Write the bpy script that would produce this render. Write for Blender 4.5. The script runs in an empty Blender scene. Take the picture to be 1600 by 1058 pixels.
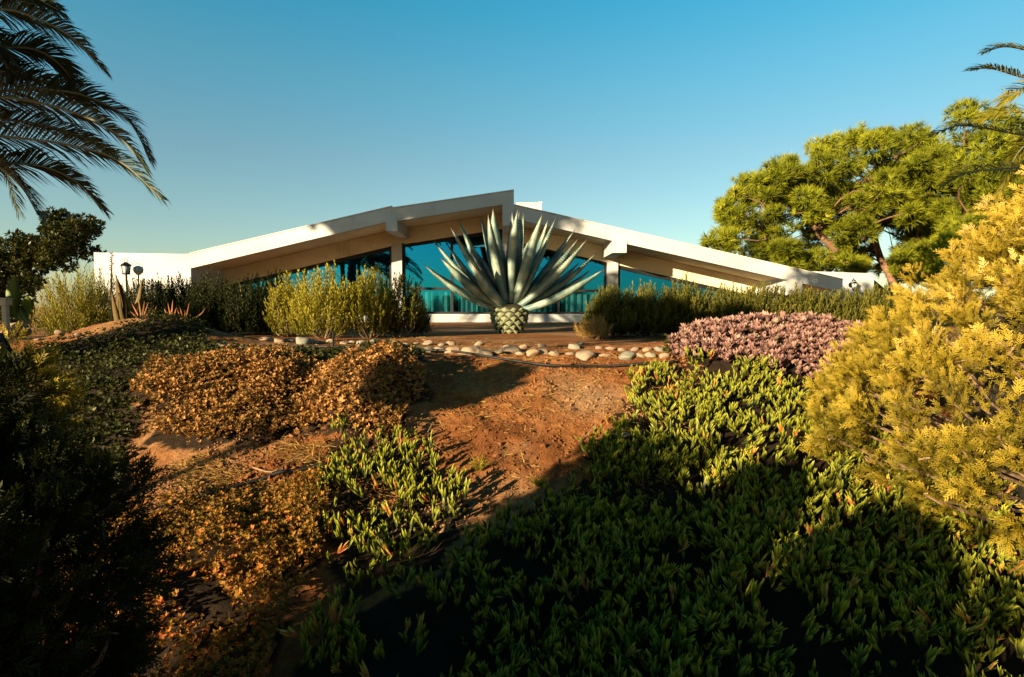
import bpy, math, random
import numpy as np
from mathutils import Vector, Matrix
random.seed(7); rng = np.random.default_rng(11)
S = bpy.context.scene
COL = S.collection
R = math.radians

# ------------------------------------------------------------------ camera
EYE = np.array([0.0, 0.0, 0.5]); FPX = 888.9; PITCH = R(3.16)
cam_d = bpy.data.cameras.new('camera'); cam = bpy.data.objects.new('camera', cam_d); COL.objects.link(cam)
cam_d.sensor_width = 36; cam_d.lens = FPX / 1600 * 36; cam_d.clip_end = 3000; cam_d.clip_start = 0.05
cam.location = EYE; cam.rotation_euler = (R(90) - PITCH, 0, 0)
S.camera = cam

# ------------------------------------------------------------------ light
SUN_A, SUN_E = R(45), R(12.5)             # sun stands behind the camera, to the left
w = bpy.data.worlds.new('World'); S.world = w; w.use_nodes = True
nt = w.node_tree; bg = nt.nodes['Background']
sky = nt.nodes.new('ShaderNodeTexSky'); sky.sky_type = 'NISHITA'; sky.sun_disc = False
sky.sun_elevation = SUN_E; sky.sun_rotation = math.pi + SUN_A
sky.altitude = 100; sky.air_density = 1.0; sky.dust_density = 0.5; sky.ozone_density = 2.2
tint = nt.nodes.new('ShaderNodeMix'); tint.data_type = 'RGBA'; tint.blend_type = 'MULTIPLY'; tint.inputs[0].default_value = 1
tint.inputs[7].default_value = (0.72, 1.10, 0.96, 1)
# the air of this evening: clearer teal overhead, softer toward the horizon, alike all round
tcw = nt.nodes.new('ShaderNodeTexCoord'); sxyz = nt.nodes.new('ShaderNodeSeparateXYZ'); nt.links.new(tcw.outputs['Generated'], sxyz.inputs[0])
cr_ = nt.nodes.new('ShaderNodeValToRGB'); nt.links.new(sxyz.outputs['Z'], cr_.inputs[0]); el = cr_.color_ramp.elements
while len(el) < 5: el.new(.5)
for e_, (p_, c_) in zip(el, ((0, (1.12, .68, .64)), (.242, (.97, .76, .73)), (.352, (.70, .87, .87)), (.454, (.38, .935, 1.0)), (.8, (.28, .95, 1.0)))): e_.position = p_; e_.color = (*c_, 1)
air = nt.nodes.new('ShaderNodeMix'); air.data_type = 'RGBA'; air.blend_type = 'MULTIPLY'; air.inputs[0].default_value = 1
nt.links.new(sky.outputs[0], air.inputs[6]); nt.links.new(cr_.outputs[0], air.inputs[7]); nt.links.new(air.outputs[2], tint.inputs[6]); nt.links.new(tint.outputs[2], bg.inputs[0]); bg.inputs[1].default_value = 0.056
sl = bpy.data.lights.new('sun', 'SUN'); sl.energy = 5.0; sl.angle = R(0.53); sl.color = (1.0, 0.78, 0.50)
sun = bpy.data.objects.new('sun', sl); COL.objects.link(sun)
TOSUN = np.array([-math.sin(SUN_A) * math.cos(SUN_E), -math.cos(SUN_A) * math.cos(SUN_E), math.sin(SUN_E)])
sun.rotation_euler = Vector(TOSUN).to_track_quat('Z', 'Y').to_euler(); sun.location = (-20, -20, 15)
S.view_settings.view_transform = 'Standard'; S.view_settings.look = 'None'
S.view_settings.gamma = 1; S.view_settings.use_curve_mapping = False; S.view_settings.exposure = 1.95
S.render.engine = 'CYCLES'
S.cycles.max_bounces = 8; S.cycles.transparent_max_bounces = 8

# ------------------------------------------------------------------ helpers
CP, SP = math.cos(PITCH), math.sin(PITCH)
def ray(px, py):
    cx, cy = px - 800.0, -(py - 529.0)
    return np.array([cx, FPX * CP + cy * SP, cy * CP - FPX * SP])
def at(px, py, Y):
    d = ray(px, py); return EYE + d * (Y / d[1])

def vnoise(x, y, seed=0):
    x = np.asarray(x, float); y = np.asarray(y, float)
    xi = np.floor(x).astype(np.int64); yi = np.floor(y).astype(np.int64); xf = x - xi; yf = y - yi
    def h(a, b):
        n = (a * 374761393 + b * 668265263 + seed * 974634777) & 0xffffffff
        n = ((n ^ (n >> 13)) * 1274126177) & 0xffffffff
        n = n ^ (n >> 16)
        return (n & 0xffff) / 65535.0
    u = xf * xf * (3 - 2 * xf); v = yf * yf * (3 - 2 * yf)
    return (h(xi, yi) * (1 - u) + h(xi + 1, yi) * u) * (1 - v) + (h(xi, yi + 1) * (1 - u) + h(xi + 1, yi + 1) * u) * v
def fbm(x, y, seed=0, o=4):
    s = 0; a = 0.5; f = 1.0
    for k in range(o):
        s = s + a * (vnoise(np.asarray(x) * f, np.asarray(y) * f, seed + k) - 0.5); a *= 0.5; f *= 2.03
    return s

PY = [-400, -60, -30, -6, 0, 1.2, 2.5, 3.6, 4.4, 5.5, 6.1, 6.6, 2000]
PZ = [-14, -7, -4, -1.9, -1.38, -1.25, -1.08, -.82, -.58, -.22, -.05, 0, 0]
BUMPS = [(-2.6, 5.2, 1.15, .60, .27), (-1.2, 5.15, .40, .55, .33), (-1.85, 5.0, .2, .6, -.14), (-4.8, 7.4, 1.1, .7, .36), (3.0, 6.15, 1.35, .95, .30),
         (-1.6, 2.75, .8, .45, .12), (1.6, 4.6, .9, .6, .08), (-3.6, 5.6, 1.0, .7, .12)]
def T(x, y):
    x = np.asarray(x, float); y = np.asarray(y, float)
    yy = y + 0.25 * np.sin(x * .7 + 1) * np.exp(-((y - 5) / 4) ** 2)
    z = (np.interp(yy - .35, PY, PZ) + np.interp(yy, PY, PZ) + np.interp(yy + .35, PY, PZ)) / 3
    for bx, by, rx, ry, h in BUMPS:
        z = z + h * np.exp(-((x - bx) / rx) ** 2 - ((y - by) / ry) ** 2)
    near = 1 / (1 + np.exp((y - 7.2) * 2.0))
    z = z + fbm(x * .9, y * .9, 3) * .10 * near + fbm(x * 5, y * 5, 9) * .075 * near + fbm(x * 20, y * 20, 19, 3) * .045 * (near * .8 + .2)
    return z
def gp(px, py):
    d = ray(px, py); d = d / d[1]
    ys = np.concatenate([np.arange(.8, 12, .01), np.arange(12, 60, .1)])
    P = EYE[None] + ys[:, None] * d[None]
    below = P[:, 2] <= T(P[:, 0], P[:, 1])
    i = int(np.argmax(below)) if below.any() else len(ys) - 1
    p = P[i].copy(); p[2] = float(T(p[0], p[1])); return p

def obj(name, me, parent=None, loc=None):
    o = bpy.data.objects.new(name, me); COL.objects.link(o)
    if parent is not None: o.parent = parent
    if loc is not None: o.location = loc
    return o
def empty(name, loc=(0, 0, 0)):
    return obj(name, None, None, [float(v) for v in loc])
def tag(o, label=None, cat=None, group=None, kind=None):
    if label: o['label'] = label
    if cat: o['category'] = cat
    if group: o['group'] = group
    if kind: o['kind'] = kind
    return o

class Acc:
    """collects vertices, faces and per-vertex values and builds ONE mesh"""
    def __init__(s): s.V = []; s.F = []; s.A = []; s.B = []; s.n = 0
    def add(s, V, F, a=0.5, b=0.0, mi=0):
        V = np.asarray(V, float).reshape(-1, 3); k = len(V)
        if isinstance(F, np.ndarray): F = [F]
        for f in F:
            f = np.asarray(f, np.int64)
            if f.ndim == 1: f = f[None]
            s.F.append((f + s.n, mi))
        s.V.append(V); s.A.append(np.broadcast_to(np.asarray(a, float), (k,)).copy()); s.B.append(np.broadcast_to(np.asarray(b, float), (k,)).copy())
        s.n += k; return s
    def mesh(s, name, mats, smooth=False):
        V = np.concatenate(s.V); me = bpy.data.meshes.new(name)
        me.vertices.add(len(V)); me.vertices.foreach_set('co', V.astype(np.float32).ravel())
        li = np.concatenate([f.ravel() for f, _ in s.F]); tot = np.concatenate([np.full(len(f), f.shape[1]) for f, _ in s.F])
        st = np.concatenate([[0], np.cumsum(tot)[:-1]])
        me.loops.add(len(li)); me.loops.foreach_set('vertex_index', li.astype(np.int32))
        me.polygons.add(len(tot)); me.polygons.foreach_set('loop_start', st.astype(np.int32))
        if not isinstance(mats, (list, tuple)): mats = [mats]
        for m in mats: me.materials.append(m)
        if len(mats) > 1:
            me.polygons.foreach_set('material_index', np.concatenate([np.full(len(f), mi) for f, mi in s.F]).astype(np.int32))
        me.polygons.foreach_set('use_smooth', np.full(len(tot), smooth))
        for nm, arr in (('rnd', s.A), ('lenv', s.B)):
            at_ = me.attributes.new(nm, 'FLOAT', 'POINT'); at_.data.foreach_set('value', np.concatenate(arr).astype(np.float32))
        me.update(calc_edges=True); return me
    def build(s, name, mats, parent=None, smooth=False, loc=None):
        return obj(name, s.mesh(name, mats, smooth), parent, loc)

def nrm(v):
    v = np.asarray(v, float); return v / (np.linalg.norm(v, axis=-1, keepdims=True) + 1e-12)
def frames(d, n):
    y = nrm(d); n = np.broadcast_to(n, y.shape); z = n - (n * y).sum(-1, keepdims=True) * y
    z = nrm(z + 1e-6); x = np.cross(y, z); return np.stack([x, y, z], -1)
def scatter(acc, tv, tf, tb, pos, Rm, sc, a, mi=0):
    n = len(pos); k = len(tv); sc = np.asarray(sc, float)
    if sc.ndim == 0: sc = np.full(n, sc)
    V = np.einsum('nij,kj->nki', Rm, tv) * sc[:, None, None] + pos[:, None, :]
    F = tf[None] + (np.arange(n) * k)[:, None, None]
    acc.add(V.reshape(-1, 3), F.reshape(-1, tf.shape[1]), np.repeat(a, k), np.tile(tb, n), mi)
def rdir(n): return nrm(rng.normal(size=(n, 3)))

def tube(acc, P, r, n=6, a=.5, mi=0):
    P = np.asarray(P, float); m = len(P); r = np.broadcast_to(np.asarray(r, float), (m,))
    t = np.gradient(P, axis=0); t = nrm(t); up = np.array([0, 0, 1.0]) if abs(t[0][2]) < .9 else np.array([1.0, 0, 0])
    V = []
    for i in range(m):
        u = nrm(np.cross(t[i], up)); v = np.cross(t[i], u)
        ang = np.arange(n) * 2 * math.pi / n
        V.append(P[i] + r[i] * (np.cos(ang)[:, None] * u + np.sin(ang)[:, None] * v))
    V = np.concatenate(V); F = []
    for i in range(m - 1):
        for j in range(n): F.append([i * n + j, i * n + (j + 1) % n, (i + 1) * n + (j + 1) % n, (i + 1) * n + j])
    acc.add(V, [np.array(F), np.arange(n)[::-1][None], (np.arange(n) + (m - 1) * n)[None]], a, np.repeat(np.linspace(0, 1, m), n), mi)
def box(acc, x0, x1, y0, y1, z0, z1, a=.5, mi=0):
    V = [[x, y, z] for x in (x0, x1) for y in (y0, y1) for z in (z0, z1)]
    F = np.array([[0, 1, 3, 2], [4, 6, 7, 5], [0, 4, 5, 1], [2, 3, 7, 6], [0, 2, 6, 4], [1, 5, 7, 3]]); acc.add(V, F, a, 0, mi)
def prism(acc, poly, y0, y1, a=.5, mi=0):
    """polygon of (x, z) extruded along y"""
    n = len(poly); V = [[p[0], y0, p[1]] for p in poly] + [[p[0], y1, p[1]] for p in poly]
    q = np.array([[i, (i + 1) % n, n + (i + 1) % n, n + i] for i in range(n)])
    acc.add(V, [np.arange(n)[::-1][None], (np.arange(n) + n)[None], q], a, 0, mi)
def spline(P, n):
    P = np.asarray(P, float); P = np.vstack([2 * P[0] - P[1], P, 2 * P[-1] - P[-2]]); out = []
    m = len(P) - 3
    for t in np.linspace(0, m - 1e-6, n):
        i = int(t); f = t - i; a, b, c, d = P[i:i + 4]
        out.append(.5 * ((2 * b) + (c - a) * f + (2 * a - 5 * b + 4 * c - d) * f * f + (3 * b - a - 3 * c + d) * f ** 3))
    return np.array(out)
def inpoly(x, y, poly):
    x = np.asarray(x); y = np.asarray(y); r = np.zeros(x.shape, bool); n = len(poly); j = n - 1
    for i in range(n):
        xi, yi = poly[i]; xj, yj = poly[j]
        c = ((yi > y) != (yj > y)) & (x < (xj - xi) * (y - yi) / (yj - yi + 1e-12) + xi); r ^= c; j = i
    return r

# ------------------------------------------------------------------ materials
def mat(name):
    m = bpy.data.materials.new(name); m.use_nodes = True; t = m.node_tree; b = t.nodes['Principled BSDF']; return m, t, b
def nd(t, k, **kw):
    n = t.nodes.new('ShaderNode' + k)
    for a, v in kw.items():
        if a.startswith('i_'): n.inputs[int(a[2:])].default_value = v
        else: setattr(n, a, v)
    return n
def ramp(t, fac, stops):
    r = nd(t, 'ValToRGB'); e = r.color_ramp.elements
    while len(e) < len(stops): e.new(.5)
    for k, (p, c) in enumerate(stops): e[k].position = p; e[k].color = (*c, 1)
    t.links.new(fac, r.inputs[0]); return r.outputs[0]
def mixc(t, fac, a, b, mode='MIX'):
    m = nd(t, 'Mix', data_type='RGBA', blend_type=mode)
    for s, v in ((0, fac), (6, a), (7, b)):
        if isinstance(v, (int, float)): m.inputs[s].default_value = v
        elif isinstance(v, tuple): m.inputs[s].default_value = (*v, 1)
        else: t.links.new(v, m.inputs[s])
    return m.outputs[2]
def noise(t, scale, detail=4, rough=.6, coord='Object', stretch=None):
    tc = nd(t, 'TexCoord'); n = nd(t, 'TexNoise'); n.inputs['Scale'].default_value = scale; n.inputs['Detail'].default_value = detail; n.inputs['Roughness'].default_value = rough
    src = tc.outputs[coord]
    if stretch:
        mp = nd(t, 'Mapping'); mp.inputs['Scale'].default_value = stretch; t.links.new(src, mp.inputs[0]); src = mp.outputs[0]
    t.links.new(src, n.inputs['Vector']); return n.outputs['Fac']
def bump(t, b, h, s, d):
    n = nd(t, 'Bump'); n.inputs['Strength'].default_value = s; n.inputs['Distance'].default_value = d
    t.links.new(h, n.inputs['Height']); t.links.new(n.outputs[0], b.inputs['Normal'])

K = .62
def kc(c, k=None): k = K if k is None else k; return tuple(v * k for v in c)
def foliage(name, stops, tip, tipamt=.5, tippow=2.0, transl=.3, rough=.62, spec=.12):
    m, t, b = mat(name); sat = lambda c: (c[0], c[1] * .97, c[2] * (1 if name.startswith(('pink', 'palm_leaflet')) else .55)); stops = [(p, sat(kc(c))) for p, c in stops]; tip = sat(kc(tip))
    a = nd(t, 'Attribute', attribute_name='rnd'); l = nd(t, 'Attribute', attribute_name='lenv')
    c = ramp(t, a.outputs['Fac'], stops)
    pw = nd(t, 'Math', operation='POWER', i_1=tippow); t.links.new(l.outputs['Fac'], pw.inputs[0])
    mu = nd(t, 'Math', operation='MULTIPLY', i_1=tipamt); t.links.new(pw.outputs[0], mu.inputs[0])
    c = mixc(t, mu.outputs[0], c, tip)
    t.links.new(c, b.inputs['Base Color']); b.inputs['Roughness'].default_value = rough; b.inputs['Specular IOR Level'].default_value = spec
    if transl:
        tr = nd(t, 'BsdfTranslucent'); t.links.new(c, tr.inputs[0]); mx = nd(t, 'MixShader', i_0=transl)
        t.links.new(b.outputs[0], mx.inputs[1]); t.links.new(tr.outputs[0], mx.inputs[2])
        t.links.new(mx.outputs[0], t.nodes['Material Output'].inputs[0])
    return m
def plain(name, c, rough=.7, var=.25, scale=6, bmp=.2, metal=0, spec=.3, dist=.01, detail=5):
    m, t, b = mat(name); f = noise(t, scale, detail); c = kc(c)
    lo = tuple(v * (1 - var) for v in c); hi = tuple(min(1, v * (1 + var)) for v in c)
    t.links.new(ramp(t, f, [(.3, lo), (.7, hi)]), b.inputs['Base Color'])
    b.inputs['Roughness'].default_value = rough; b.inputs['Metallic'].default_value = metal; b.inputs['Specular IOR Level'].default_value = spec
    if bmp: bump(t, b, f, bmp, dist)
    return m

M = {}
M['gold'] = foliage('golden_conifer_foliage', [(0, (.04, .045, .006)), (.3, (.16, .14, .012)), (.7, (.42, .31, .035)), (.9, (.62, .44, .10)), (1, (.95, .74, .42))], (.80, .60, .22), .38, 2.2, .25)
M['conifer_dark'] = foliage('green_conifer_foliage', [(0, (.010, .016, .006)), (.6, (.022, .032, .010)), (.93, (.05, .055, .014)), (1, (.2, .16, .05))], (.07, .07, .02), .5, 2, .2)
M['inner'] = plain('conifer_core_shade', (.012, .009, .004), .95, .4, 12, .5)  # near black, standing for the shade inside the bush
M['ice'] = foliage('ice_plant_leaf', [(0, (.012, .02, .006)), (.5, (.035, .052, .008)), (.8, (.115, .125, .014)), (.955, (.22, .24, .03)), (.96, (.36, .06, .04)), (1, (.48, .20, .10))], (.72, .74, .12), .75, 2.6, .08, .5, .12)  # yellow green tips; base darkened and tips brightened to carry shade and sun
M['pink'] = foliage('pink_succulent_leaf', [(0, (.10, .025, .02)), (.4, (.15, .065, .045)), (.8, (.31, .165, .115)), (.95, (.48, .31, .22)), (1, (.2, .2, .06))], (.72, .46, .38), .55, 1.5, .15)
M['cover'] = foliage('small_leaf_cover', [(0, (.02, .025, .008)), (.3, (.08, .055, .018)), (.55, (.30, .15, .06)), (.85, (.60, .29, .14)), (1, (.80, .42, .30))], (.80, .42, .22), .4, 1.5, .2)
M['cover_red'] = foliage('russet_leaf_cover', [(0, (.02, .02, .008)), (.3, (.13, .09, .018)), (.6, (.42, .19, .045)), (.85, (.54, .16, .05)), (1, (.42, .08, .05))], (.68, .36, .12), .35, 1.5, .25)
M['cover_green'] = foliage('green_leaf_cover', [(0, (.012, .018, .006)), (.5, (.03, .04, .010)), (.93, (.06, .065, .018)), (1, (.35, .33, .25))], (.12, .12, .04), .4, 1.5, .2)
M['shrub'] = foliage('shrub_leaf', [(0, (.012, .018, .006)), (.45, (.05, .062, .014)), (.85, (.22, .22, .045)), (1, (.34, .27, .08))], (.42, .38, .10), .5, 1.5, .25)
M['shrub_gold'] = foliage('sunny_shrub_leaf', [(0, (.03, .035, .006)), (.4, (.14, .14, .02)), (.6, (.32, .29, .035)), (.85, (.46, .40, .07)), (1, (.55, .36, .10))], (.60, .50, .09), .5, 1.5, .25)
M['shrub_dark'] = foliage('dark_shrub_leaf', [(0, (.010, .016, .006)), (.5, (.024, .036, .012)), (.88, (.05, .062, .02)), (1, (.14, .12, .04))], (.10, .10, .03), .3, 1.5, .2)  # shade on the left hedge is put into this dark leaf colour
M['pine'] = foliage('pine_needles', [(0, (.02, .03, .004)), (.35, (.10, .135, .012)), (.75, (.32, .36, .03)), (1, (.62, .58, .08))], (.50, .50, .05), .5, 1.4, .3)
M['ficus'] = foliage('dark_tree_leaf', [(0, (.018, .026, .008)), (.6, (.04, .05, .012)), (.9, (.10, .09, .02)), (1, (.22, .17, .05))], (.06, .06, .015), .4, 1, .15, .4)
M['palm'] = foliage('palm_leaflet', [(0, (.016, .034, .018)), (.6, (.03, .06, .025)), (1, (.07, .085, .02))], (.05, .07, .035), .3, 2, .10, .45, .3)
M['palm_sun'] = foliage('sunlit_palm_leaflet', [(0, (.15, .15, .015)), (.6, (.26, .24, .02)), (1, (.36, .30, .035))], (.42, .36, .06), .4, 2, .3, .45, .3)  # brighter copy of the palm leaflet, low sun put into its colour
M['rachis'] = plain('palm_rachis', (.25, .24, .14), .6, .2, 4, .1)
M['twig'] = plain('bare_twig', (.30, .19, .11), .85, .35, 30, .4)
M['bark'] = plain('pine_bark', (.26, .14, .08), .9, .45, 8, .8, dist=.03)
M['bark_dark'] = plain('dark_bark', (.09, .06, .04), .9, .4, 8, .8, dist=.03)
M['straw'] = foliage('dry_straw', [(0, (.22, .12, .05)), (.6, (.40, .25, .11)), (1, (.60, .42, .22))], (.5, .36, .18), .3, 1, .15)
M['aloe'] = foliage('reddish_aloe_leaf', [(0, (.07, .06, .03)), (.5, (.24, .09, .06)), (1, (.40, .16, .10))], (.45, .16, .10), .4, 1, .1)
M['swordleaf'] = foliage('sword_leaf', [(0, (.06, .06, .03)), (1, (.16, .12, .06))], (.16, .07, .05), .4, 1, .1)
M['banana'] = foliage('broad_leaf', [(0, (.07, .13, .03)), (1, (.16, .24, .07))], (.22, .30, .10), .3, 1, .35, .35)
M['pipe'] = plain('black_pipe', (.012, .011, .010), .55, .3, 20, .1)
M['frame'] = plain('dark_window_frame', (.006, .008, .010), .6, .2, 5, 0)
M['iron'] = plain('dark_iron', (.02, .018, .016), .5, .3, 20, .2, .6)
M['lampglass'] = plain('pale_lamp_glass', (.55, .6, .58), .2, .1, 4, 0, spec=.6)
M['curtain'] = plain('curtain_cloth', (1.2, 1.15, 1.0), .9, .12, 3, .1)
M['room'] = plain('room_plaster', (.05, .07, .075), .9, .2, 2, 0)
M['post'] = plain('weathered_post', (.42, .38, .30), .8, .2, 10, .3)

def dirt_mat():
    m, t, b = mat('reddish_earth')
    f1 = noise(t, 1.3, 6, .65); f2 = noise(t, 14, 8, .7); f3 = noise(t, 60, 6, .75)
    c = ramp(t, f1, [(.32, (.16, .060, .018)), (.5, (.25, .104, .033)), (.68, (.34, .165, .060))])
    c = mixc(t, ramp(t, noise(t, .55, 3, .5), [(.5, (0, 0, 0)), (.62, (1, 1, 1))]), c, (.33, .20, .10)); c2 = ramp(t, f2, [(.3, (.45, .36, .3)), (.5, (.85, .8, .75)), (.72, (1.15, 1.12, 1.05))]); c = mixc(t, .9, c, c2, 'MULTIPLY')
    c3 = ramp(t, f3, [(.35, (.6, .55, .5)), (.6, (1.1, 1.1, 1.1))]); c = mixc(t, .6, c, c3, 'MULTIPLY')
    shade_m = nd(t, 'Attribute', attribute_name='rnd'); c = mixc(t, shade_m.outputs['Fac'], c, (.022, .014, .008))  # planted soil darkened to deepen the shade under the leaves
    t.links.new(c, b.inputs['Base Color']); b.inputs['Roughness'].default_value = .95; b.inputs['Specular IOR Level'].default_value = .1
    ad = nd(t, 'Math', operation='ADD'); t.links.new(f2, ad.inputs[0]); mu = nd(t, 'Math', operation='MULTIPLY', i_1=.5); t.links.new(f3, mu.inputs[0]); t.links.new(mu.outputs[0], ad.inputs[1])
    bump(t, b, ad.outputs[0], .9, .03); return m
M['dirt'] = dirt_mat()
def plaster(name, c, stain):
    m, t, b = mat(name); f1 = noise(t, .7, 5, .6, stretch=(1, 1, 2.5)); f2 = noise(t, 9, 6, .65); f3 = noise(t, 2.2, 6, .7, stretch=(1.0, 1, .25))
    col = mixc(t, ramp(t, f1, [(.40, (0, 0, 0)), (.75, (1, 1, 1))]), c, tuple(v * s for v, s in zip(c, stain)))
    col = mixc(t, ramp(t, f3, [(.56, (0, 0, 0)), (.76, (.55, .55, .55))]), col, tuple(v * .62 * s for v, s in zip(c, stain)))
    t.links.new(col, b.inputs['Base Color']); b.inputs['Roughness'].default_value = .8; b.inputs['Specular IOR Level'].default_value = .25
    bump(t, b, f2, .25, .01); return m
M['plaster'] = plaster('cream_plaster', (.385, .395, .39), (.88, .84, .76))
M['soffit'] = plaster('stained_bounce_soffit', (.60, .53, .36), (.75, .68, .55))  # stained; base colour also carries the warm bounce light under the eaves
M['roof'] = plaster('roof_top', (.5, .48, .44), (.8, .8, .8))
def stone_mat(name, c):
    m, t, b = mat(name); f = noise(t, 9, 8, .65); g = noise(t, 45, 4, .6)
    oi = nd(t, 'ObjectInfo'); base = ramp(t, oi.outputs['Random'], [(0, tuple(v * .72 for v in c)), (.5, c), (1, (c[0] * 1.15, c[1] * 1.0, c[2] * .85))])
    col = mixc(t, .8, base, ramp(t, f, [(.3, (.55, .5, .45)), (.55, (1, 1, 1)), (.75, (1.2, 1.15, 1.1))]), 'MULTIPLY')
    t.links.new(col, b.inputs['Base Color']); b.inputs['Roughness'].default_value = .85; bump(t, b, g, .5, .01); return m
M['stone'] = stone_mat('pale_stone', (.235, .175, .115)); M['stone_grey'] = stone_mat('grey_green_stone', (.17, .17, .13))
def glass_mat():
    m, t, b = mat('sky_tinted_glass')
    out = t.nodes['Material Output']; t.nodes.remove(b)
    g = nd(t, 'BsdfGlossy'); g.inputs['Color'].default_value = (.016, .40, .68, 1); g.inputs['Roughness'].default_value = .015  # teal of the reflected sky put into the gloss colour
    tr = nd(t, 'BsdfTransparent'); tr.inputs[0].default_value = (.50, .80, .84, 1)
    f = noise(t, .8, 2, .5); bp = nd(t, 'Bump'); bp.inputs['Strength'].default_value = .04; bp.inputs['Distance'].default_value = .05
    t.links.new(f, bp.inputs['Height']); t.links.new(bp.outputs[0], g.inputs['Normal'])
    mx = nd(t, 'MixShader', i_0=.38); t.links.new(tr.outputs[0], mx.inputs[1]); t.links.new(g.outputs[0], mx.inputs[2]); t.links.new(mx.outputs[0], out.inputs[0]); return m
M['glass'] = glass_mat()
def agave_mat():
    m, t, b = mat('agave_leaf'); f = noise(t, 3.0, 5, .6); g = noise(t, 16, 4, .6, stretch=(1, 1, .15)); l = nd(t, 'Attribute', attribute_name='lenv')
    c = ramp(t, f, [(.3, (.05, .11, .11)), (.5, (.15, .21, .17)), (.68, (.36, .37, .25))])  # blue green mottling; dark and pale ends also carry shade and sun
    c = mixc(t, .5, c, ramp(t, g, [(.35, (.65, .7, .7)), (.65, (1.15, 1.1, 1.05))]), 'MULTIPLY')
    c = mixc(t, ramp(t, l.outputs['Fac'], [(.9, (0, 0, 0)), (.99, (1, 1, 1))]), c, (.06, .035, .02))
    t.links.new(c, b.inputs['Base Color']); b.inputs['Roughness'].default_value = .48; b.inputs['Specular IOR Level'].default_value = .4; bump(t, b, g, .12, .01); return m
M['agave'] = agave_mat()
M['scar'] = plain('agave_scar', (.26, .29, .15), .7, .35, 14, .3)
M['scar_gap'] = plain('agave_trunk', (.045, .04, .02), .9, .3, 12, .4)
M['thorn'] = plain('agave_thorn', (.10, .05, .03), .6, .2, 10, 0)

# ------------------------------------------------------------------ terrain
def axis(lo, f0, f1, hi, step, grow=1.25):
    a = list(np.arange(f0, f1 + 1e-6, step)); s = step
    x = f0
    while x > lo: s *= grow; x -= s; a.insert(0, x)
    s = step; x = a[-1]
    while x < hi: s *= grow; x += s; a.append(x)
    return np.array(a)
xs = axis(-1500, -5.5, 5.5, 1500, .035); ys = axis(-300, 1.2, 7.6, 2500, .035)
X, Y = np.meshgrid(xs, ys); Z = T(X, Y)
nx, ny = len(xs), len(ys); I = np.arange(nx * ny).reshape(ny, nx); GX, GY = X, Y
F = np.stack([I[:-1, :-1], I[:-1, 1:], I[1:, 1:], I[1:, :-1]], -1).reshape(-1, 4)
g = Acc(); g.add(np.stack([X, Y, Z], -1), F); ground = tag(g.build('ground', M['dirt'], smooth=True), kind='structure')

# ------------------------------------------------------------------ the house
house = empty('house', (0, 17, 0)); house['label'] = 'low white modernist house with wide pitched roof and blue glass front behind the garden'; house['category'] = 'house'
def part(acc, name, m, parent=house, smooth=False, label=None):
    o = acc.build(name, m, parent, smooth); o.location = (0, 0, 0)
    if parent is house: o.matrix_parent_inverse = Matrix.Translation((0, -17, 0))
    if label: o['label'] = label
    return o
YF, YW = 17.0, 18.9
def P2(px, py, Y=YF): p = at(px, py, Y); return (p[0], p[2])
At0, At1 = P2(297, 396.5), P2(612, 323); Ab0, Ab1 = P2(297, 419.5), P2(612, 344.5)
Bt0, Bt1 = P2(612, 325.5), P2(803, 297.5); Bb0, Bb1 = P2(612, 346.5), P2(785, 319.5)
Ct0, Ct1 = P2(803, 320.5), P2(1317, 437); Cb0, Cb1 = P2(803, 341.5), P2(1253, 443.6)
def lerp(x, a, b): return a[1] + (b[1] - a[1]) * (x - a[0]) / (b[0] - a[0])
XM = Bt1[0]; XA = At1[0]; XB = Bb1[0]
def zs(x):
    if x < XA: return lerp(x, Ab0, Ab1)
    if x < XM: return lerp(x, Bb0, Bb1)
    return lerp(x, Cb0, Cb1)
FT = .22
a = Acc(); prism(a, [Ab0, Ab1, At1, At0], YF, YF + FT); part(a, 'fascia', M['plaster'])
a = Acc(); xb = (XM, lerp(XM, Bb0, Bb1)); prism(a, [(XA + .004, lerp(XA, Bb0, Bb1)), xb, Bt1, (XA + .004, Bt0[1])], YF, YF + FT); part(a, 'fascia', M['plaster'])
cz = lerp(Ct1[0], Cb0, Cb1)
a = Acc(); prism(a, [(XM + .004, lerp(XM, Cb0, Cb1)), (P2(1269, 460)[0], P2(1269, 446.5)[1]), (Ct1[0], P2(0, 456)[1]), Ct1, (XM + .004, Ct0[1])], YF, YF + FT); part(a, 'fascia', M['plaster'])
for q0, q1 in ((At0, At1), ((XA + .004, Bt0[1]), Bt1), ((XM + .006, Ct0[1]), Ct1)):
    a = Acc(); prism(a, [(q0[0], q0[1] + .003), (q1[0], q1[1] + .003), (q1[0], q1[1] + .028), (q0[0], q0[1] + .028)], YF - .018, YF + .30); part(a, 'roof_flashing', M['roof'])
# roof slabs behind the fascias, their undersides are the soffit
def slab(p):
    a = Acc(); prism(a, p, YF + FT + .003, 27); return part(a, 'roof_slab', M['soffit'])
slab([(Ab0[0], Ab0[1] + .07), (Ab1[0], Ab1[1] + .07), (At1[0], At1[1] - .03), (At0[0], At0[1] - .03)])
slab([(XA + .004, lerp(XA, Bb0, Bb1) + .07), (XM, xb[1] + .07), (XM, Bt1[1] - .03), (XA + .004, Bt0[1] - .03)])
slab([(XM + .004, lerp(XM, Cb0, Cb1) + .07), (Ct1[0], cz + .07), (Ct1[0], Ct1[1] - .03), (XM + .004, Ct0[1] - .03)])
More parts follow.
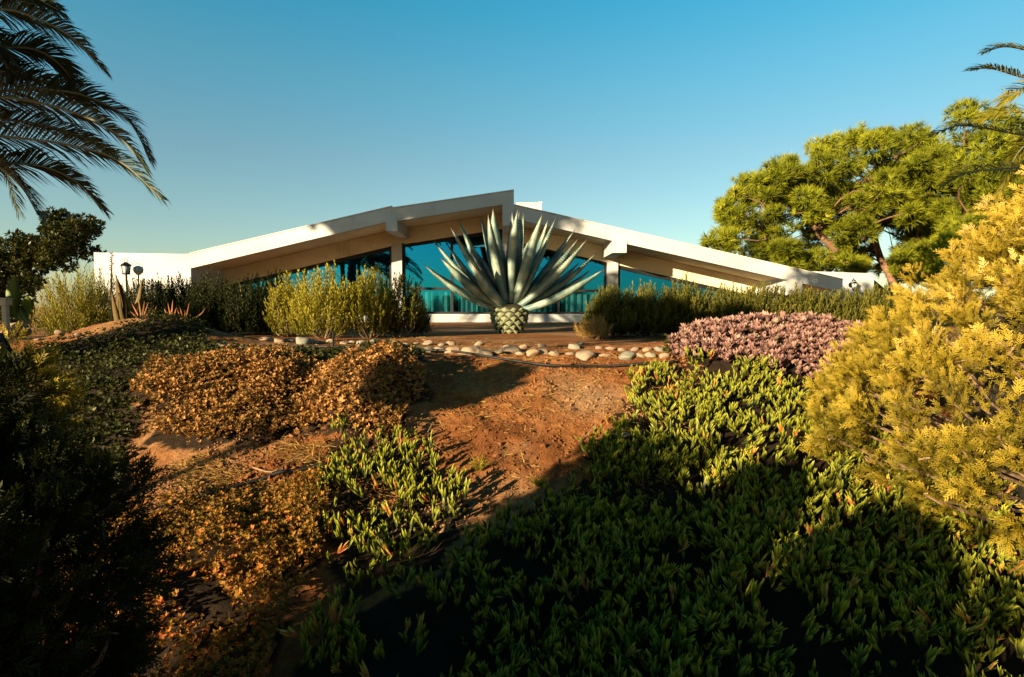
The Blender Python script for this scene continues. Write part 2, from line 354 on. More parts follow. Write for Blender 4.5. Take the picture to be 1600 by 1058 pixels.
# outrigger beams from the columns to the fascia
for (l, r_, yb) in ((603, 620.5, 361), (785, 803, 352.5), (957, 979, 395), (1231, 1253, 461)):
    x0, z0 = P2(l, yb, YF - .03); x1, _ = P2(r_, yb, YF - .03)
    a = Acc(); zt1 = lerp(x1, Bb0, Bb1) if l == 785 else zs(x1); prism(a, [(x0, z0), (x1, z0), (x1, zt1 + .1), (x0, zs(x0) + .1)], YF - .03, YW + .12); part(a, 'beam', M['plaster'])
# header under the soffit, in three pieces
HD = .45
xl0 = Ab0[0] + .02; xr1 = Cb1[0]
for (x0, x1) in ((xl0, XA), (XA + .003, XM - .003), (XM + .003, xr1)):
    e = 1e-4
    a = Acc(); prism(a, [(x0, zs(x0 + e) - HD), (x1, zs(x1 - e) - HD), (x1, zs(x1 - e) + .06), (x0, zs(x0 + e) + .06)], YW, YW + .25); part(a, 'header', M['soffit'])
# columns
cols = [(P2(613, 460, YW)[0], P2(629, 460, YW)[0]), (P2(785, 460, YW)[0], P2(802, 460, YW)[0]), (P2(948, 460, YW)[0], P2(965, 460, YW)[0])]
for (x0, x1) in cols:
    a = Acc(); box(a, x0, x1, YW - .06, YW + .32, -.05, zs(x0) - .38); part(a, 'column', M['plaster'])
# plinth
a = Acc(); box(a, cols[0][1], cols[1][0], YW - .10, YW + .3, -.1, .27); part(a, 'plinth', M['plaster'])
a = Acc(); box(a, cols[1][1], cols[2][0], YW - .10, YW + .3, -.1, .27); part(a, 'plinth', M['plaster'])
a = Acc(); box(a, xl0, cols[0][0], YW - .10, YW + .3, -.1, .27); part(a, 'plinth', M['plaster'])
a = Acc(); box(a, cols[2][1], xr1, YW - .10, YW + .3, -.1, .27); part(a, 'plinth', M['plaster'])
# windows
def window(x0, x1, mull, tr):
    fr = Acc(); fw = .085; ztop = lambda x: zs(min(max(x, x0 + 1e-3), x1 - 1e-3)) - HD
    zb = .275
    xe = x1; xstart = x0
    if ztop(x1) < .5: xe = x0 + (x1 - x0) * (ztop(x0) - .5) / (ztop(x0) - ztop(x1))
    if ztop(x0) < .5: xstart = x1 - (x1 - x0) * (ztop(x1) - .5) / (ztop(x1) - ztop(x0))
    prism(fr, [(xstart, zb), (xe, zb), (xe, zb + .07), (xstart, zb + .07)], YW + .03, YW + .13)
    prism(fr, [(xstart, ztop(xstart) - .13), (xe, ztop(xe) - .13), (xe, ztop(xe) - .003), (xstart, ztop(xstart) - .003)], YW + .032, YW + .128)
    vs = [xstart + fw / 2] + [m_ for m_ in mull if xstart + .3 < m_ < xe - .3] + [xe - fw / 2]
    for v in vs: prism(fr, [(v - fw / 2, zb + .07), (v + fw / 2, zb + .07), (v + fw / 2, ztop(v) - .09), (v - fw / 2, ztop(v) - .09)], YW + .035, YW + .125)
    if tr: box(fr, xstart + fw, xe - fw, YW + .04, YW + .12, tr, tr + .085)
    f = part(fr, 'window', M['frame'])
    for i in range(len(vs) - 1):
        l, r_ = vs[i] + fw / 2 - .01, vs[i + 1] - fw / 2 + .01
        bands = [(zb + .06, zb + .06, tr + .01, tr + .01), (tr + .075, tr + .075, None, None)] if tr else [(zb + .06, zb + .06, None, None)]
        for (b0, b1, t0, t1) in bands:
            p = Acc(); prism(p, [(l, b0), (r_, b1), (r_, t1 if t1 else max(b1 + .02, ztop(r_) - .08)), (l, t0 if t0 else max(b0 + .02, ztop(l) - .08))], YW + .075, YW + .083)
            o = p.build('pane', M['glass'], f)
W1 = window(xl0 + .3, cols[0][0], [P2(474, 460, YW)[0], P2(380, 460, YW)[0]], None)
window(cols[0][1], cols[1][0], [P2(706, 460, YW)[0]], 1.07)
window(cols[1][1], cols[2][0], [P2(873, 460, YW)[0]], 1.0)
window(cols[2][1], xr1 - .3, [P2(1052, 460, YW)[0]], None)
# room behind the glass
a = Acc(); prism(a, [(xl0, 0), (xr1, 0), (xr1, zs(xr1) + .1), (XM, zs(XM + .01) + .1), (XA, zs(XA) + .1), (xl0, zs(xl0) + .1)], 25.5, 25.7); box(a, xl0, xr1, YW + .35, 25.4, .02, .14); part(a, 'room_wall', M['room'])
for (l, r_, z1) in ((640, 704, 1.06), (716, 768, 1.06), (812, 868, 1.0), (878, 944, 1.0)):  # curtains; the right bay pair stands in for pale reflections
    x0, x1 = P2(l, 460, 19.12)[0], P2(r_, 460, 19.12)[0]; n = 40; t_ = np.linspace(0, 1, n)
    yy = 19.16 + .05 * np.sin(t_ * 40) + .02 * np.sin(t_ * 93)
    V = np.concatenate([np.stack([x0 + (x1 - x0) * t_, yy, np.full(n, z)], -1) for z in (.15, z1 + .0)])
    V2 = V + np.array([0, .012, 0]); f_ = [[i, i + 1, n + i + 1, n + i] for i in range(n - 1)]
    c_ = Acc(); c_.add(V, np.array(f_)); c_.add(V2, np.array(f_)[:, ::-1]); part(c_, 'curtain', M['curtain'], smooth=True)
# end walls
x0, zt = P2(146, 394.5); a = Acc(); prism(a, [(x0, -.1), (At0[0] + .0, -.1), (At0[0], At0[1]), (P2(286, 460)[0], P2(0, 396.8)[1]), (x0, zt)], YF + .01, 20.2); part(a, 'wall', M['plaster'])
x0 = P2(1270, 460, 18.6)[0]; x1, zt = P2(1366, 427, 18.6); x0b, zt0 = P2(1262, 424, 18.6)
a = Acc(); prism(a, [(x0, -.1), (x1, -.1), (x1, zt - .16), (x1 - .03, zt - .06), (x1 - .10, zt - .01), (x1 - .2, zt), (x0, zt0)], 18.6, 18.95); part(a, 'wall', M['plaster'])
a = Acc(); box(a, P2(1229, 460, YW)[0], x0 - .003, YW, YW + .3, -.1, zs(P2(1253, 460)[0]) + .3); part(a, 'wall', M['plaster'])
# rooftop box
x0, z1 = P2(806, 318, 22); x1, _ = P2(846, 460, 22); a = Acc(); box(a, x0, x1, 22, 23.2, 2.6, z1); part(a, 'roof_box', M['plaster'])
a = Acc(); box(a, x1 - .13, x1 + .02, 21.98, 23.22, z1, z1 + .06); box(a, x0, x1 - .13, 21.97, 23.2, z1, z1 + .03); part(a, 'roof_box_cap', M['roof'])

# ------------------------------------------------------------------ templates
def diamond(p, d, L, w, nrm_=(0, 0, 1), bend=0.0):
    """a leaf of two triangles pairs along d"""
    p = np.array(p, float); d = nrm(np.array(d, float)); s = nrm(np.cross(d, nrm_))
    V = [p, p + d * L * .5 + s * w / 2 + np.array(nrm_) * bend * .5, p + d * L + np.array(nrm_) * bend, p + d * L * .5 - s * w / 2 + np.array(nrm_) * bend * .5]
    return V, [[0, 1, 2], [0, 2, 3]]
class Tmp:
    def __init__(s): s.V = []; s.F = []; s.b = []
    def add(s, V, F, b): k = len(s.V); s.V += [np.array(v, float) for v in V]; s.F += [[i + k for i in f] for f in F]; s.b += list(b)
    def get(s): return np.array(s.V), np.array(s.F), np.array(s.b)
def spray_template(seed, nb=9, droop=.1):
    r = random.Random(seed); t = Tmp()
    V, F = diamond((0, 0, 0), (0, 1, 0), 1, .07, bend=droop); t.add(V, F, (0, .5, 1, .5))
    for i in range(nb):
        u = .12 + .8 * i / nb; s = 1 if i % 2 else -1; ang = R(r.uniform(30, 52)); L = (.46 - .26 * u) * r.uniform(.8, 1.2)
        V, F = diamond((0, u, droop * u * u), (s * math.sin(ang), math.cos(ang), r.uniform(-.25, .25)), L, .085, bend=r.uniform(-.03, .05))
        t.add(V, F, (u * .6, u * .6 + .2, min(1, u + .35), u * .6 + .2))
    return t.get()
SPRAYS = [spray_template(i) for i in range(4)]
def finger_template(seed, n=6):
    r = random.Random(seed); t = Tmp()
    for i in range(n):
        az = i * math.pi * 2 / 2.6 + r.uniform(-.3, .3); out = r.uniform(.06, .42); L = r.uniform(.65, 1.05); h0 = r.uniform(0, .7); w = .085
        d0 = nrm(np.array([math.cos(az) * out, 1, math.sin(az) * out])); side = nrm(np.cross(d0, [0, 1, 0.01])); oth = np.cross(d0, side)
        P = [np.array([0, h0, 0]), np.array([0, h0, 0]) + d0 * L * .55 , np.array([0, h0 + .0, 0]) + d0 * L * .88 + np.array([0, L * .08, 0])]
        V = []
        for j, (p, ww) in enumerate(zip(P[:2], (w * .8, w * 1.15))):
            for k in range(3): a_ = k * 2.094; V.append(p + ww * (math.cos(a_) * side + math.sin(a_) * oth))
        V.append(P[2]); F = [[0, 1, 4], [0, 4, 3], [1, 2, 5], [1, 5, 4], [2, 0, 3], [2, 3, 5], [3, 4, 6], [4, 5, 6], [5, 3, 6]]
        t.add(V, F, (0, 0, 0, .6, .6, .6, 1))
    return t.get()
FINGERS = [finger_template(i) for i in range(5)]
def rosette_template(seed, n=6, L=1, w=.55, lift=.5):
    r = random.Random(seed); t = Tmp()
    for i in range(n):
        az = i * 2.4 + r.uniform(-.3, .3); d = nrm(np.array([math.cos(az), lift * r.uniform(.4, 1.6), math.sin(az)])); nn = nrm(np.array([-math.cos(az) * lift, 1, -math.sin(az) * lift]))
        V, F = diamond((0, .12 * i / n, 0), d, L * r.uniform(.7, 1.1), w * r.uniform(.8, 1.2), nn, .12); t.add(V, F, (0, .5, 1, .5))
    return t.get()
ROS = [rosette_template(i) for i in range(4)]
FATROS = [rosette_template(20 + i, 9, 1, .42, 1.0) for i in range(4)]
def shoot_template(seed, n=18, lw=.055, ll=.20, stem=.012, ang=40):
    r = random.Random(seed); t = Tmp()
    V, F = diamond((0, 0, 0), (0, 1, 0), 1, stem); t.add(V, F, (0, .3, 1, .3))
    for i in range(n):
        u = .08 + .9 * i / n; az = i * 2.4; a_ = R(ang * r.uniform(.6, 1.2) * (1 - .4 * u)); d = (math.sin(a_) * math.cos(az), math.cos(a_), math.sin(a_) * math.sin(az))
        V, F = diamond((0, u, 0), d, ll * r.uniform(.7, 1.2), lw, nrm(np.array([-math.cos(az), .6, -math.sin(az)]))); t.add(V, F, (u * .7, u * .7, min(1, u + .1), u * .7))
    return t.get()
SHOOTS = [shoot_template(i) for i in range(4)]
FEATHER = [shoot_template(40 + i, 20, .035, .22, .01, 50) for i in range(3)]
def tuft_template(seed, n=13):
    r = random.Random(seed); t = Tmp()
    for i in range(n):
        az = r.uniform(0, 6.28); a_ = R(r.uniform(5, 62)); d = np.array([math.sin(a_) * math.cos(az), math.cos(a_), math.sin(a_) * math.sin(az)])
        s = nrm(np.cross(d, rdir(1)[0])) * .045; t.add([-s + d * .05, s + d * .05, d * r.uniform(.75, 1.1)], [[0, 1, 2]], (0, 0, 1))
    return t.get()
TUFTS = [tuft_template(i) for i in range(4)]
def leafclump_template(seed, n=9):
    r = random.Random(seed); t = Tmp()
    for i in range(n):
        d = nrm(rdir(1)[0] + np.array([0, .9, 0])); V, F = diamond(d * .15, d, r.uniform(.5, .85), .30, nrm(rdir(1)[0] * .6 + np.array([0, 1, 0]))); t.add(V, F, (0, .5, 1, .5))
    return t.get()
LEAFC = [leafclump_template(i) for i in range(4)]
def multi(acc, temps, pos, Rm, sc, a, mi=0):
    k = rng.integers(0, len(temps), len(pos)); sc = np.broadcast_to(np.asarray(sc, float), (len(pos),)); a = np.broadcast_to(np.asarray(a, float), (len(pos),))
    for i, tp in enumerate(temps):
        m_ = k == i
        if m_.any(): scatter(acc, tp[0], tp[1], tp[2], pos[m_], Rm[m_], sc[m_], a[m_], mi)

# ------------------------------------------------------------------ conifer bushes
def conifer(centre, prof, nclump, per, size, m, label, group=None, seed=0, flat=1.0, tone=(0, 1), face=None):
    """prof: list of (z above base, radius)."""
    e = empty('conifer_bush', centre); tag(e, label, 'bush', group)
    zz = np.array([p[0] for p in prof]); rr = np.array([p[1] for p in prof])
    rad = lambda z, th: np.interp(z, zz, rr) * (1 + .34 * fbm(th * 1.6 + seed, z * 2.2, seed + 5, 3) + .16 * fbm(th * 5, z * 6, seed + 8, 2))
    zc = rng.uniform(zz[0], zz[-1], nclump * 5); wgt = np.interp(zc, zz, rr); keep = rng.uniform(0, rr.max(), len(zc)) < wgt + .05; zc = zc[keep][:nclump]
    n = len(zc); th = rng.uniform(0, 2 * math.pi, n)
    dr = (np.interp(zc + .05, zz, rr) - np.interp(zc - .05, zz, rr)) / .1
    nn = nrm(np.stack([np.cos(th), np.sin(th), -np.clip(dr, -2, 1.2)], -1)); rc = rad(zc, th)
    C = np.stack([rc * np.cos(th), rc * np.sin(th), zc], -1) - nn * rng.uniform(-.08, .30, n)[:, None] * size / .10
    pd = nrm(nn * .9 + np.array([0, 0, .55]) + rng.normal(size=(n, 3)) * .25)      # plume axis
    cs = rng.uniform(.6, 1.5, n)
    N = n * per; ci = np.repeat(np.arange(n), per); t_ = rng.uniform(-.7, 1.0, N)
    off = rng.normal(size=(N, 3)); off -= (off * pd[ci]).sum(-1, keepdims=True) * pd[ci]
    pos = C[ci] + pd[ci] * (t_ * size * 1.1 * cs[ci])[:, None] + off * (size * .40 * cs[ci] * (1 - .45 * t_))[:, None]
    d = nrm(pd[ci] + off * .5 + rng.normal(size=(N, 3)) * .22)
    fn = nrm(nn[ci] + rng.normal(size=(N, 3)) * .5)
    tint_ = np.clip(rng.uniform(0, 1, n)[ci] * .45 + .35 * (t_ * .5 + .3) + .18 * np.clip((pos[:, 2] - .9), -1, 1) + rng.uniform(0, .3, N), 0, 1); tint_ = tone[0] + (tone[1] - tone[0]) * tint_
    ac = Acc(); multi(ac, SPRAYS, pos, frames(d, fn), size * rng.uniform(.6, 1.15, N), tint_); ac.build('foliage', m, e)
    # opaque dark core added to block light through the bush, plus limbs
    co = Acc(); tz = np.linspace(zz[0], zz[-1], 16); ta = np.linspace(0, 2 * math.pi, 25)[:-1]; V = []
    for z in tz:
        for q in ta: r_ = np.interp(z, zz, rr) * (.44 + .5 * float(fbm(q * 2, z * 4, seed + 3, 3))); V.append([r_ * math.cos(q), r_ * math.sin(q), z])
    Fq = np.array([[i * 24 + j, i * 24 + (j + 1) % 24, (i + 1) * 24 + (j + 1) % 24, (i + 1) * 24 + j] for i in range(15) for j in range(24)]); co.add(V, Fq)
    co.build('dark_core', M['inner'], e)
    lb = Acc()
    for k in range(n // 5):
        b0 = np.array([0, 0, zz[0] + (C[k][2] - zz[0]) * .35]); mid = b0 * .45 + C[k] * .55 + rng.normal(size=3) * .05; P = spline([b0, mid, C[k] - nn[k] * .02, C[k] + pd[k] * size * .8], 9)
        P[1:-1] += rng.normal(size=(7, 3)) * .012; tube(lb, P, np.linspace(.016, .003, 9), 4)
    lb.build('limbs', M['twig'], e); return e

cr = np.array([4.0, 3.8]); zb = float(T(*cr))
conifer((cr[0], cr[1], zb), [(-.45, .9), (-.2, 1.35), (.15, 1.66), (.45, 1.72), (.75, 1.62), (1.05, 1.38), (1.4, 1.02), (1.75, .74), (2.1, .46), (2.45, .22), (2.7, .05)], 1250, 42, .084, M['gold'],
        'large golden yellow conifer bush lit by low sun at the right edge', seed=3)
cl = np.array([-1.52, 1.44]); zb = float(T(*cl))
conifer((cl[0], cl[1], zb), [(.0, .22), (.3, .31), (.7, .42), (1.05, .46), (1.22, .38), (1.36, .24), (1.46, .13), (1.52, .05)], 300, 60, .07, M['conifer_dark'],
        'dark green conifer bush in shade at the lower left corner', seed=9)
# a paler conifer tip rising beside it at the left edge
p = at(25, 640, 1.75)
conifer((p[0] - .06, p[1], float(T(p[0], p[1]))), [(.0, .08), (.6, .13), (1.15, .18), (1.42, .18), (1.56, .12), (1.62, .05)], 130, 44, .05, M['gold'],
        'small pale golden conifer peeping out above the dark one at the left edge', seed=14, tone=(0, .8))
# bushes behind the photographer that shade the foreground
for (s, u, h0, rad_, sd) in ((-1.38, -1.6, .30, .72, 21), (-2.15, -2.0, -.14, .42, 25), (-.70, -1.3, .15, .86, 29)):
    c, sn = math.cos(SUN_A), math.sin(SUN_A); x, y = s * c + u * sn, -s * sn + u * c; z0 = float(T(x, y)); H = h0 - u * math.tan(SUN_E) - z0
    conifer((x, y, z0), [(0, rad_ * .8), (H * .3, rad_), (H * .6, rad_ * .95), (H * .85, rad_ * .8), (H, rad_ * .5)], 90, 26, .13, M['conifer_dark'],
            {21: 'tallest green conifer bush behind the viewpoint that shades the slope', 25: 'green conifer bush furthest left behind the viewpoint', 29: 'lowest green conifer bush just behind the viewpoint'}[sd], 'conifer bushes behind the viewpoint', seed=sd)

# ------------------------------------------------------------------ ground plants
def region(polypx, extra=None):
    return [tuple(gp(x, y)[:2]) for x, y in polypx] + (extra or [])
def fill(poly, n, jit=.0):
    xs_ = [p[0] for p in poly]; ys_ = [p[1] for p in poly]; x = rng.uniform(min(xs_), max(xs_), n * 6); y = rng.uniform(min(ys_), max(ys_), n * 6)
    wob = fbm(x * 3, y * 3, 31, 3) * .35
    k = inpoly(x + wob, y + wob * .7, poly); return x[k][:n], y[k][:n]
def upright(x, y, n, tilt=.35):
    return nrm(np.stack([rng.normal(size=n) * tilt, rng.normal(size=n) * tilt - .15, np.ones(n)], -1))
def cover(name, polys, dens, temps, size, m, label, cat, layers=(0, .05), tonef=None, tilt=.4, gaps=.2, cushion=.06):
    ac = Acc()
    for poly in polys:
        ar = abs(sum(poly[i][0] * poly[(i + 1) % len(poly)][1] - poly[(i + 1) % len(poly)][0] * poly[i][1] for i in range(len(poly)))) / 2
        x, y = fill(poly, int(ar * dens)); n = len(x)
        gm = vnoise(x * 3.1, y * 3.1, 91) * .6 + vnoise(x * 9, y * 9, 92) * .4; kk = gm > gaps * rng.uniform(.6, 1.25, n); x, y = x[kk], y[kk]; n = len(x); lift = np.clip(fbm(x * 3.3, y * 3.3, 41, 3) * 1.3 + .5, 0, 1) * cushion
        z = T(x, y) + rng.uniform(layers[0], layers[1], n) + lift * rng.uniform(.4, 1, n)
        d = upright(x, y, n, tilt); a_ = tonef(x, y, n) if tonef is not None else rng.uniform(0, 1, n)
        multi(ac, temps, np.stack([x, y, z], -1), frames(d, rdir(n)), size * rng.uniform(.5, 1.3, n), a_)
    return tag(ac.build(name, m), label, cat, kind='stuff')

# ice plant: right slope down to the bottom of the picture and beyond it
ice_r = region([(985, 600), (1065, 562), (1150, 585), (1240, 600), (1350, 618), (1420, 700)]) + [(4.0, 4.2), (4.6, 2.0), (3.4, .8), (1.5, 1.0), (0.2, 1.2)] + region([(470, 1050), (560, 960), (690, 900), (800, 815), (880, 770), (935, 745), (900, 720), (950, 680)])
ice_l = region([(505, 690), (560, 672), (640, 690), (660, 740), (740, 820), (700, 880), (560, 940), (535, 880), (510, 760)])
def itone(x, y, n):
    v = fbm(x * 1.3, y * 1.3, 66, 3); r_ = rng.uniform(0, 1, n); return np.clip(np.where(r_ > .955 - .10 * (v > .10), rng.uniform(.955, 1, n), (r_ * .7 + .15 + v * .8)).clip(0, 1), 0, 1)
cover('ice_plant', [ice_r], 800, FINGERS, .073, M['ice'], 'upright green finger leaved ice plant spreading over the right slope', 'ground cover', (-.02, .06), itone, .48, .47, .12)
cover('ice_plant', [ice_l], 560, FINGERS, .070, M['ice'], 'narrow patch of green ice plant in front of the left mound beside the pipe', 'ground cover', (-.02, .05), itone, .34, .50, .11)
# pink succulents
pk = region([(1045, 556), (1075, 534), (1130, 519), (1200, 512), (1290, 507), (1400, 515), (1430, 640), (1330, 625), (1240, 606), (1150, 590), (1080, 572)])
cover('pink_succulent', [pk], 900, FATROS, .062, M['pink'], 'mat of pink succulent rosettes on the bank in front of the right hedge', 'ground cover', (.0, .10), None, .35, .25, .14)
gr = region([(1040, 556), (1060, 530), (1130, 520), (1120, 535), (1080, 556)])
cover('green_mat', [gr], 1500, ROS, .03, M['cover_green'], 'low dark green mat between the stones and the pink succulents', 'ground cover', (0, .05))
# mounds of small leaves at the left
def mt(x, y, n):
    v = .5 + 1.6 * fbm(x * 1.6, y * 1.6, 77, 3); return np.clip(v * .5 + rng.uniform(0, 1, n) ** 1.6 * .62, 0, 1)
md = region([(215, 600), (240, 575), (320, 566), (430, 562), (560, 566), (640, 566), (662, 600), (655, 650), (640, 690), (600, 700), (500, 680), (440, 690), (330, 700), (240, 690)])
cover('small_leaf_mound', [md], 3400, ROS, .029, M['cover'], 'mounded mat of small golden brown leaves left of the bare earth', 'ground cover', (0, .06), mt, .5, .2, .16)
dk = region([(20, 600), (30, 555), (80, 540), (160, 520), (230, 500), (290, 500), (320, 535), (345, 548), (640, 549), (660, 566), (560, 572), (430, 568), (320, 574), (230, 600), (130, 620)])
cover('dark_green_mat', [dk], 2000, ROS, .034, M['cover_green'], 'dark green small leaved mat over the hump below the aloes', 'ground cover', (0, .07))  # strip along the small leaf mound's top has its shade in the leaf colour
lo = region([(165, 850), (250, 810), (330, 790), (430, 770), (500, 755), (515, 800), (500, 900), (470, 1000), (440, 1058)]) + [(-1.0, 1.5), (-2.0, 1.3), (-2.6, 2.2)]
cover('russet_mat', [lo], 5200, ROS, .022, M['cover_red'], 'russet and gold small leaved mat below the lower pipe at the left', 'ground cover', (0, .07), mt, .5, .40, .20)
# leftover strip far left, under the conifers
fl = region([(0, 700), (60, 600), (215, 600), (215, 700), (170, 800), (150, 900)]) + [(-3, 1.6), (-4.5, 2.6)]
cover('shaded_mat', [fl], 900, ROS, .04, M['cover_green'], 'dark mat of leaves on the ground behind the dark conifer', 'ground cover', (0, .06))

# soil under the mats painted dark as humus to deepen the shade there
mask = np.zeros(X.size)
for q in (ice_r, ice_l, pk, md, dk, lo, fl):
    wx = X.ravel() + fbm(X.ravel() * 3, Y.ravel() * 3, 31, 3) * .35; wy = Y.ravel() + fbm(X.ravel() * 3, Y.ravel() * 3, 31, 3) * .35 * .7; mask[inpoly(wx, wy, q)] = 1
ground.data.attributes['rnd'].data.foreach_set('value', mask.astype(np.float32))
# straw, clods and twigs on the bare earth
dirt_reg = [(-3.4, 3.0), (-2.2, 4.6), (-.9, 4.6), (-.9, 6.0), (2.0, 6.3), (1.6, 4.6), (1.0, 3.6), (-1.0, 3.3)]
def straw(n, poly, name, label, L=(.03, .11)):
    x, y = fill(poly, n); n = len(x); P = np.stack([x, y, T(x, y) + rng.uniform(0, .015, n)], -1)
    clump = vnoise(x * 4, y * 4, 55) > .42; P = P[clump]; n = len(P)
    d = nrm(np.stack([rng.normal(size=n), rng.normal(size=n), rng.uniform(-.1, .45, n)], -1)); s = nrm(np.cross(d, rdir(n))) * rng.uniform(.0012, .0028, n)[:, None]; Ln = rng.uniform(L[0], L[1], n)[:, None]
    V = np.stack([P - s, P + s, P + d * Ln + s * .4 + np.array([0, 0, -.01]), P + d * Ln - s * .4 + np.array([0, 0, -.01])], 1).reshape(-1, 3)
    ac = Acc(); ac.add(V, np.arange(n * 4).reshape(-1, 4), np.repeat(rng.uniform(0, 1, n), 4)); return tag(ac.build(name, M['straw']), label, 'straw', kind='stuff')
straw(5200, dirt_reg, 'straw', 'dry straw and stalks scattered over the bare earth slope')
straw(5000, region([(180, 760), (330, 705), (500, 690), (520, 760), (400, 800), (180, 850)]), 'straw', 'dry grass bits around the lower pipe', (.04, .14))
straw(2600, region([(300, 530), (680, 525), (1050, 545), (1040, 556), (680, 556), (330, 548)]), 'straw', 'leaf litter lying between the edging stones', (.02, .07))
ico = None
def rock_mesh(seed, sub=3, rough=.30, flat=.60):
    import bmesh
    bm = bmesh.new(); bmesh.ops.create_icosphere(bm, subdivisions=sub, radius=1); r = np.random.default_rng(seed); k = [(nrm(r.normal(size=3)), r.uniform(.5, .85)) for _ in range(10)]
    o3 = r.uniform(0, 50, 3)
    for v in bm.verts:
        c = np.array(v.co); c *= 1 + rough * float(vnoise(c[0] * 1.7 + o3[0], c[1] * 1.7 + c[2] * 2.1 + o3[1], seed) * 2 - 1)
        for kn, kd in k:
            q = c @ kn
            if q > kd: c -= kn * (q - kd) * .75
        c[2] *= flat; v.co = c
    me = bpy.data.meshes.new('rock'); bm.to_mesh(me); bm.free()
    for p_ in me.polygons: p_.use_smooth = True
    return me
# clods: one stuff object
tv = np.array([[1, 0, 0], [-1, 0, 0], [0, 1, 0], [0, -1, 0], [0, 0, .7], [0, 0, -.7]], float); tf = np.array([[0, 2, 4], [2, 1, 4], [1, 3, 4], [3, 0, 4], [2, 0, 5], [1, 2, 5], [3, 1, 5], [0, 3, 5]])
ac = Acc()
for poly, n in ((dirt_reg, 9000), (region([(180, 790), (230, 730), (330, 705), (500, 690), (520, 760), (400, 800), (180, 850)]), 2500)):
    x, y = fill(poly, n); n = len(x); scatter(ac, tv + rng.normal(size=tv.shape) * .15, tf, np.zeros(6), np.stack([x, y, T(x, y)], -1), frames(rdir(n), rdir(n)), rng.uniform(.004, .016, n) * (1 + (rng.uniform(0, 1, n) > .97) * 1.4), np.zeros(n))
tag(ac.build('clods', M['dirt']), 'small clods and pebbles of red earth on the slope', 'clods', kind='stuff')

# ------------------------------------------------------------------ edging stones
rows = {'rear': [], 'front': []}
for X_, Y_, w_ in ((468, 113, 75), (545, 125, 70), (612, 120, 62), (695, 127, 95), (755, 135, 50), (810, 138, 42), (862, 130, 52), (945, 140, 45), (995, 138, 45), (1055, 142, 60), (1135, 128, 52), (1200, 138, 45), (1262, 142, 42), (1330, 148, 40), (1400, 150, 50), (1475, 143, 62)):
    rows['rear'].append((300 + X_ / 4, 500 + Y_ / 4, w_ / 4))
for X_, Y_, w_ in ((180, 160, 90), (310, 165, 55), (365, 168, 62), (1015, 188, 70)):
    rows['front'].append((300 + X_ / 4, 500 + Y_ / 4, w_ / 4))
for X_, Y_, w_ in ((178, 162, 42), (220, 158, 46), (365, 160, 42), (525, 172, 42), (605, 178, 45), (705, 172, 40), (880, 175, 50), (912, 155, 36), (1010, 180, 42), (1070, 184, 40), (1135, 190, 42), (1205, 185, 42), (1270, 188, 46), (1330, 190, 46)):
    rows['rear'].append((640 + X_ / 3.414, 490 + Y_ / 3.414, w_ / 3.414))
for X_, Y_, w_ in ((30, 185, 50), (100, 195, 42), (165, 195, 56), (235, 190, 78), (325, 195, 100), (405, 205, 72), (470, 206, 48), (525, 192, 92), (590, 208, 44), (655, 202, 72), (710, 197, 62), (770, 205, 52), (850, 210, 40), (935, 215, 100), (1040, 220, 52), (1165, 217, 80), (1230, 222, 36), (1285, 222, 52), (1355, 222, 52)):
    rows['front'].append((640 + X_ / 3.414, 490 + Y_ / 3.414, w_ / 3.414))
ORD = ['first', 'second', 'third', 'fourth', 'fifth', 'sixth', 'seventh', 'eighth', 'ninth', 'tenth', 'eleventh', 'twelfth', 'thirteenth', 'fourteenth', 'fifteenth', 'sixteenth', 'seventeenth', 'eighteenth', 'nineteenth', 'twentieth', 'twenty-first', 'twenty-second', 'twenty-third', 'twenty-fourth', 'twenty-fifth', 'twenty-sixth', 'twenty-seventh', 'twenty-eighth', 'twenty-ninth', 'thirtieth', 'thirty-first', 'thirty-second']
rocks = [rock_mesh(i) for i in range(9)]
for r_ in rocks: r_.materials.append(M['stone'])
for i_r, rk in enumerate(('rear', 'front')):
    L_ = sorted(rows[rk]); gm = [r_.copy() for r_ in rocks]
    for r_ in gm: r_.materials.clear(); r_.materials.append(M['stone_grey'])
    for k, (px, py, w_) in enumerate(L_):
        p = gp(px, py + w_ * .22); wid = w_ / FPX * p[1] / 2 * 1.38
        dark = random.random() < .2; o = obj('edging_stone', random.choice(gm if dark else rocks)); h = random.uniform(.75, 1.15)
        o.location = (p[0], p[1], p[2] + wid * random.uniform(.05, .25)); o.scale = (wid, wid * random.uniform(.7, 1), wid * h); o.rotation_euler = (random.uniform(-.15, .15), random.uniform(-.15, .15), random.uniform(-.5, .5))
        sz = 'large' if w_ > 20 else ('small' if w_ < 12.5 else 'medium'); fl_ = 'upright' if h > 1.0 else ('low' if h < .85 else 'rounded')
        where = 'under the sunny shrubs' if px < 660 else ('in front of the agave' if px < 890 else 'in front of the right hedge')
        tag(o, '%s %s %s stone %s, %s in %s row' % (sz, fl_, 'grey' if dark else 'pale', where, ORD[k], rk), 'stone', 'edging stones of the garden bed')
for k, (px, py, w_) in enumerate(((75, 526, 12), (94, 524, 18), (108, 530, 11), (122, 527, 14), (138, 531, 12), (60, 532, 10))):
    p = gp(px, py); wid = w_ / FPX * p[1] / 2; o = obj('edging_stone', random.choice(rocks)); o.location = (p[0], p[1], p[2] + wid * .3); o.scale = (wid, wid, wid); o.rotation_euler.z = k
    tag(o, 'pale stone below the golden shrub at far left, %s from the left edge' % ORD[sorted([75, 94, 108, 122, 138, 60]).index(px)], 'stone', 'stones below the golden shrub')
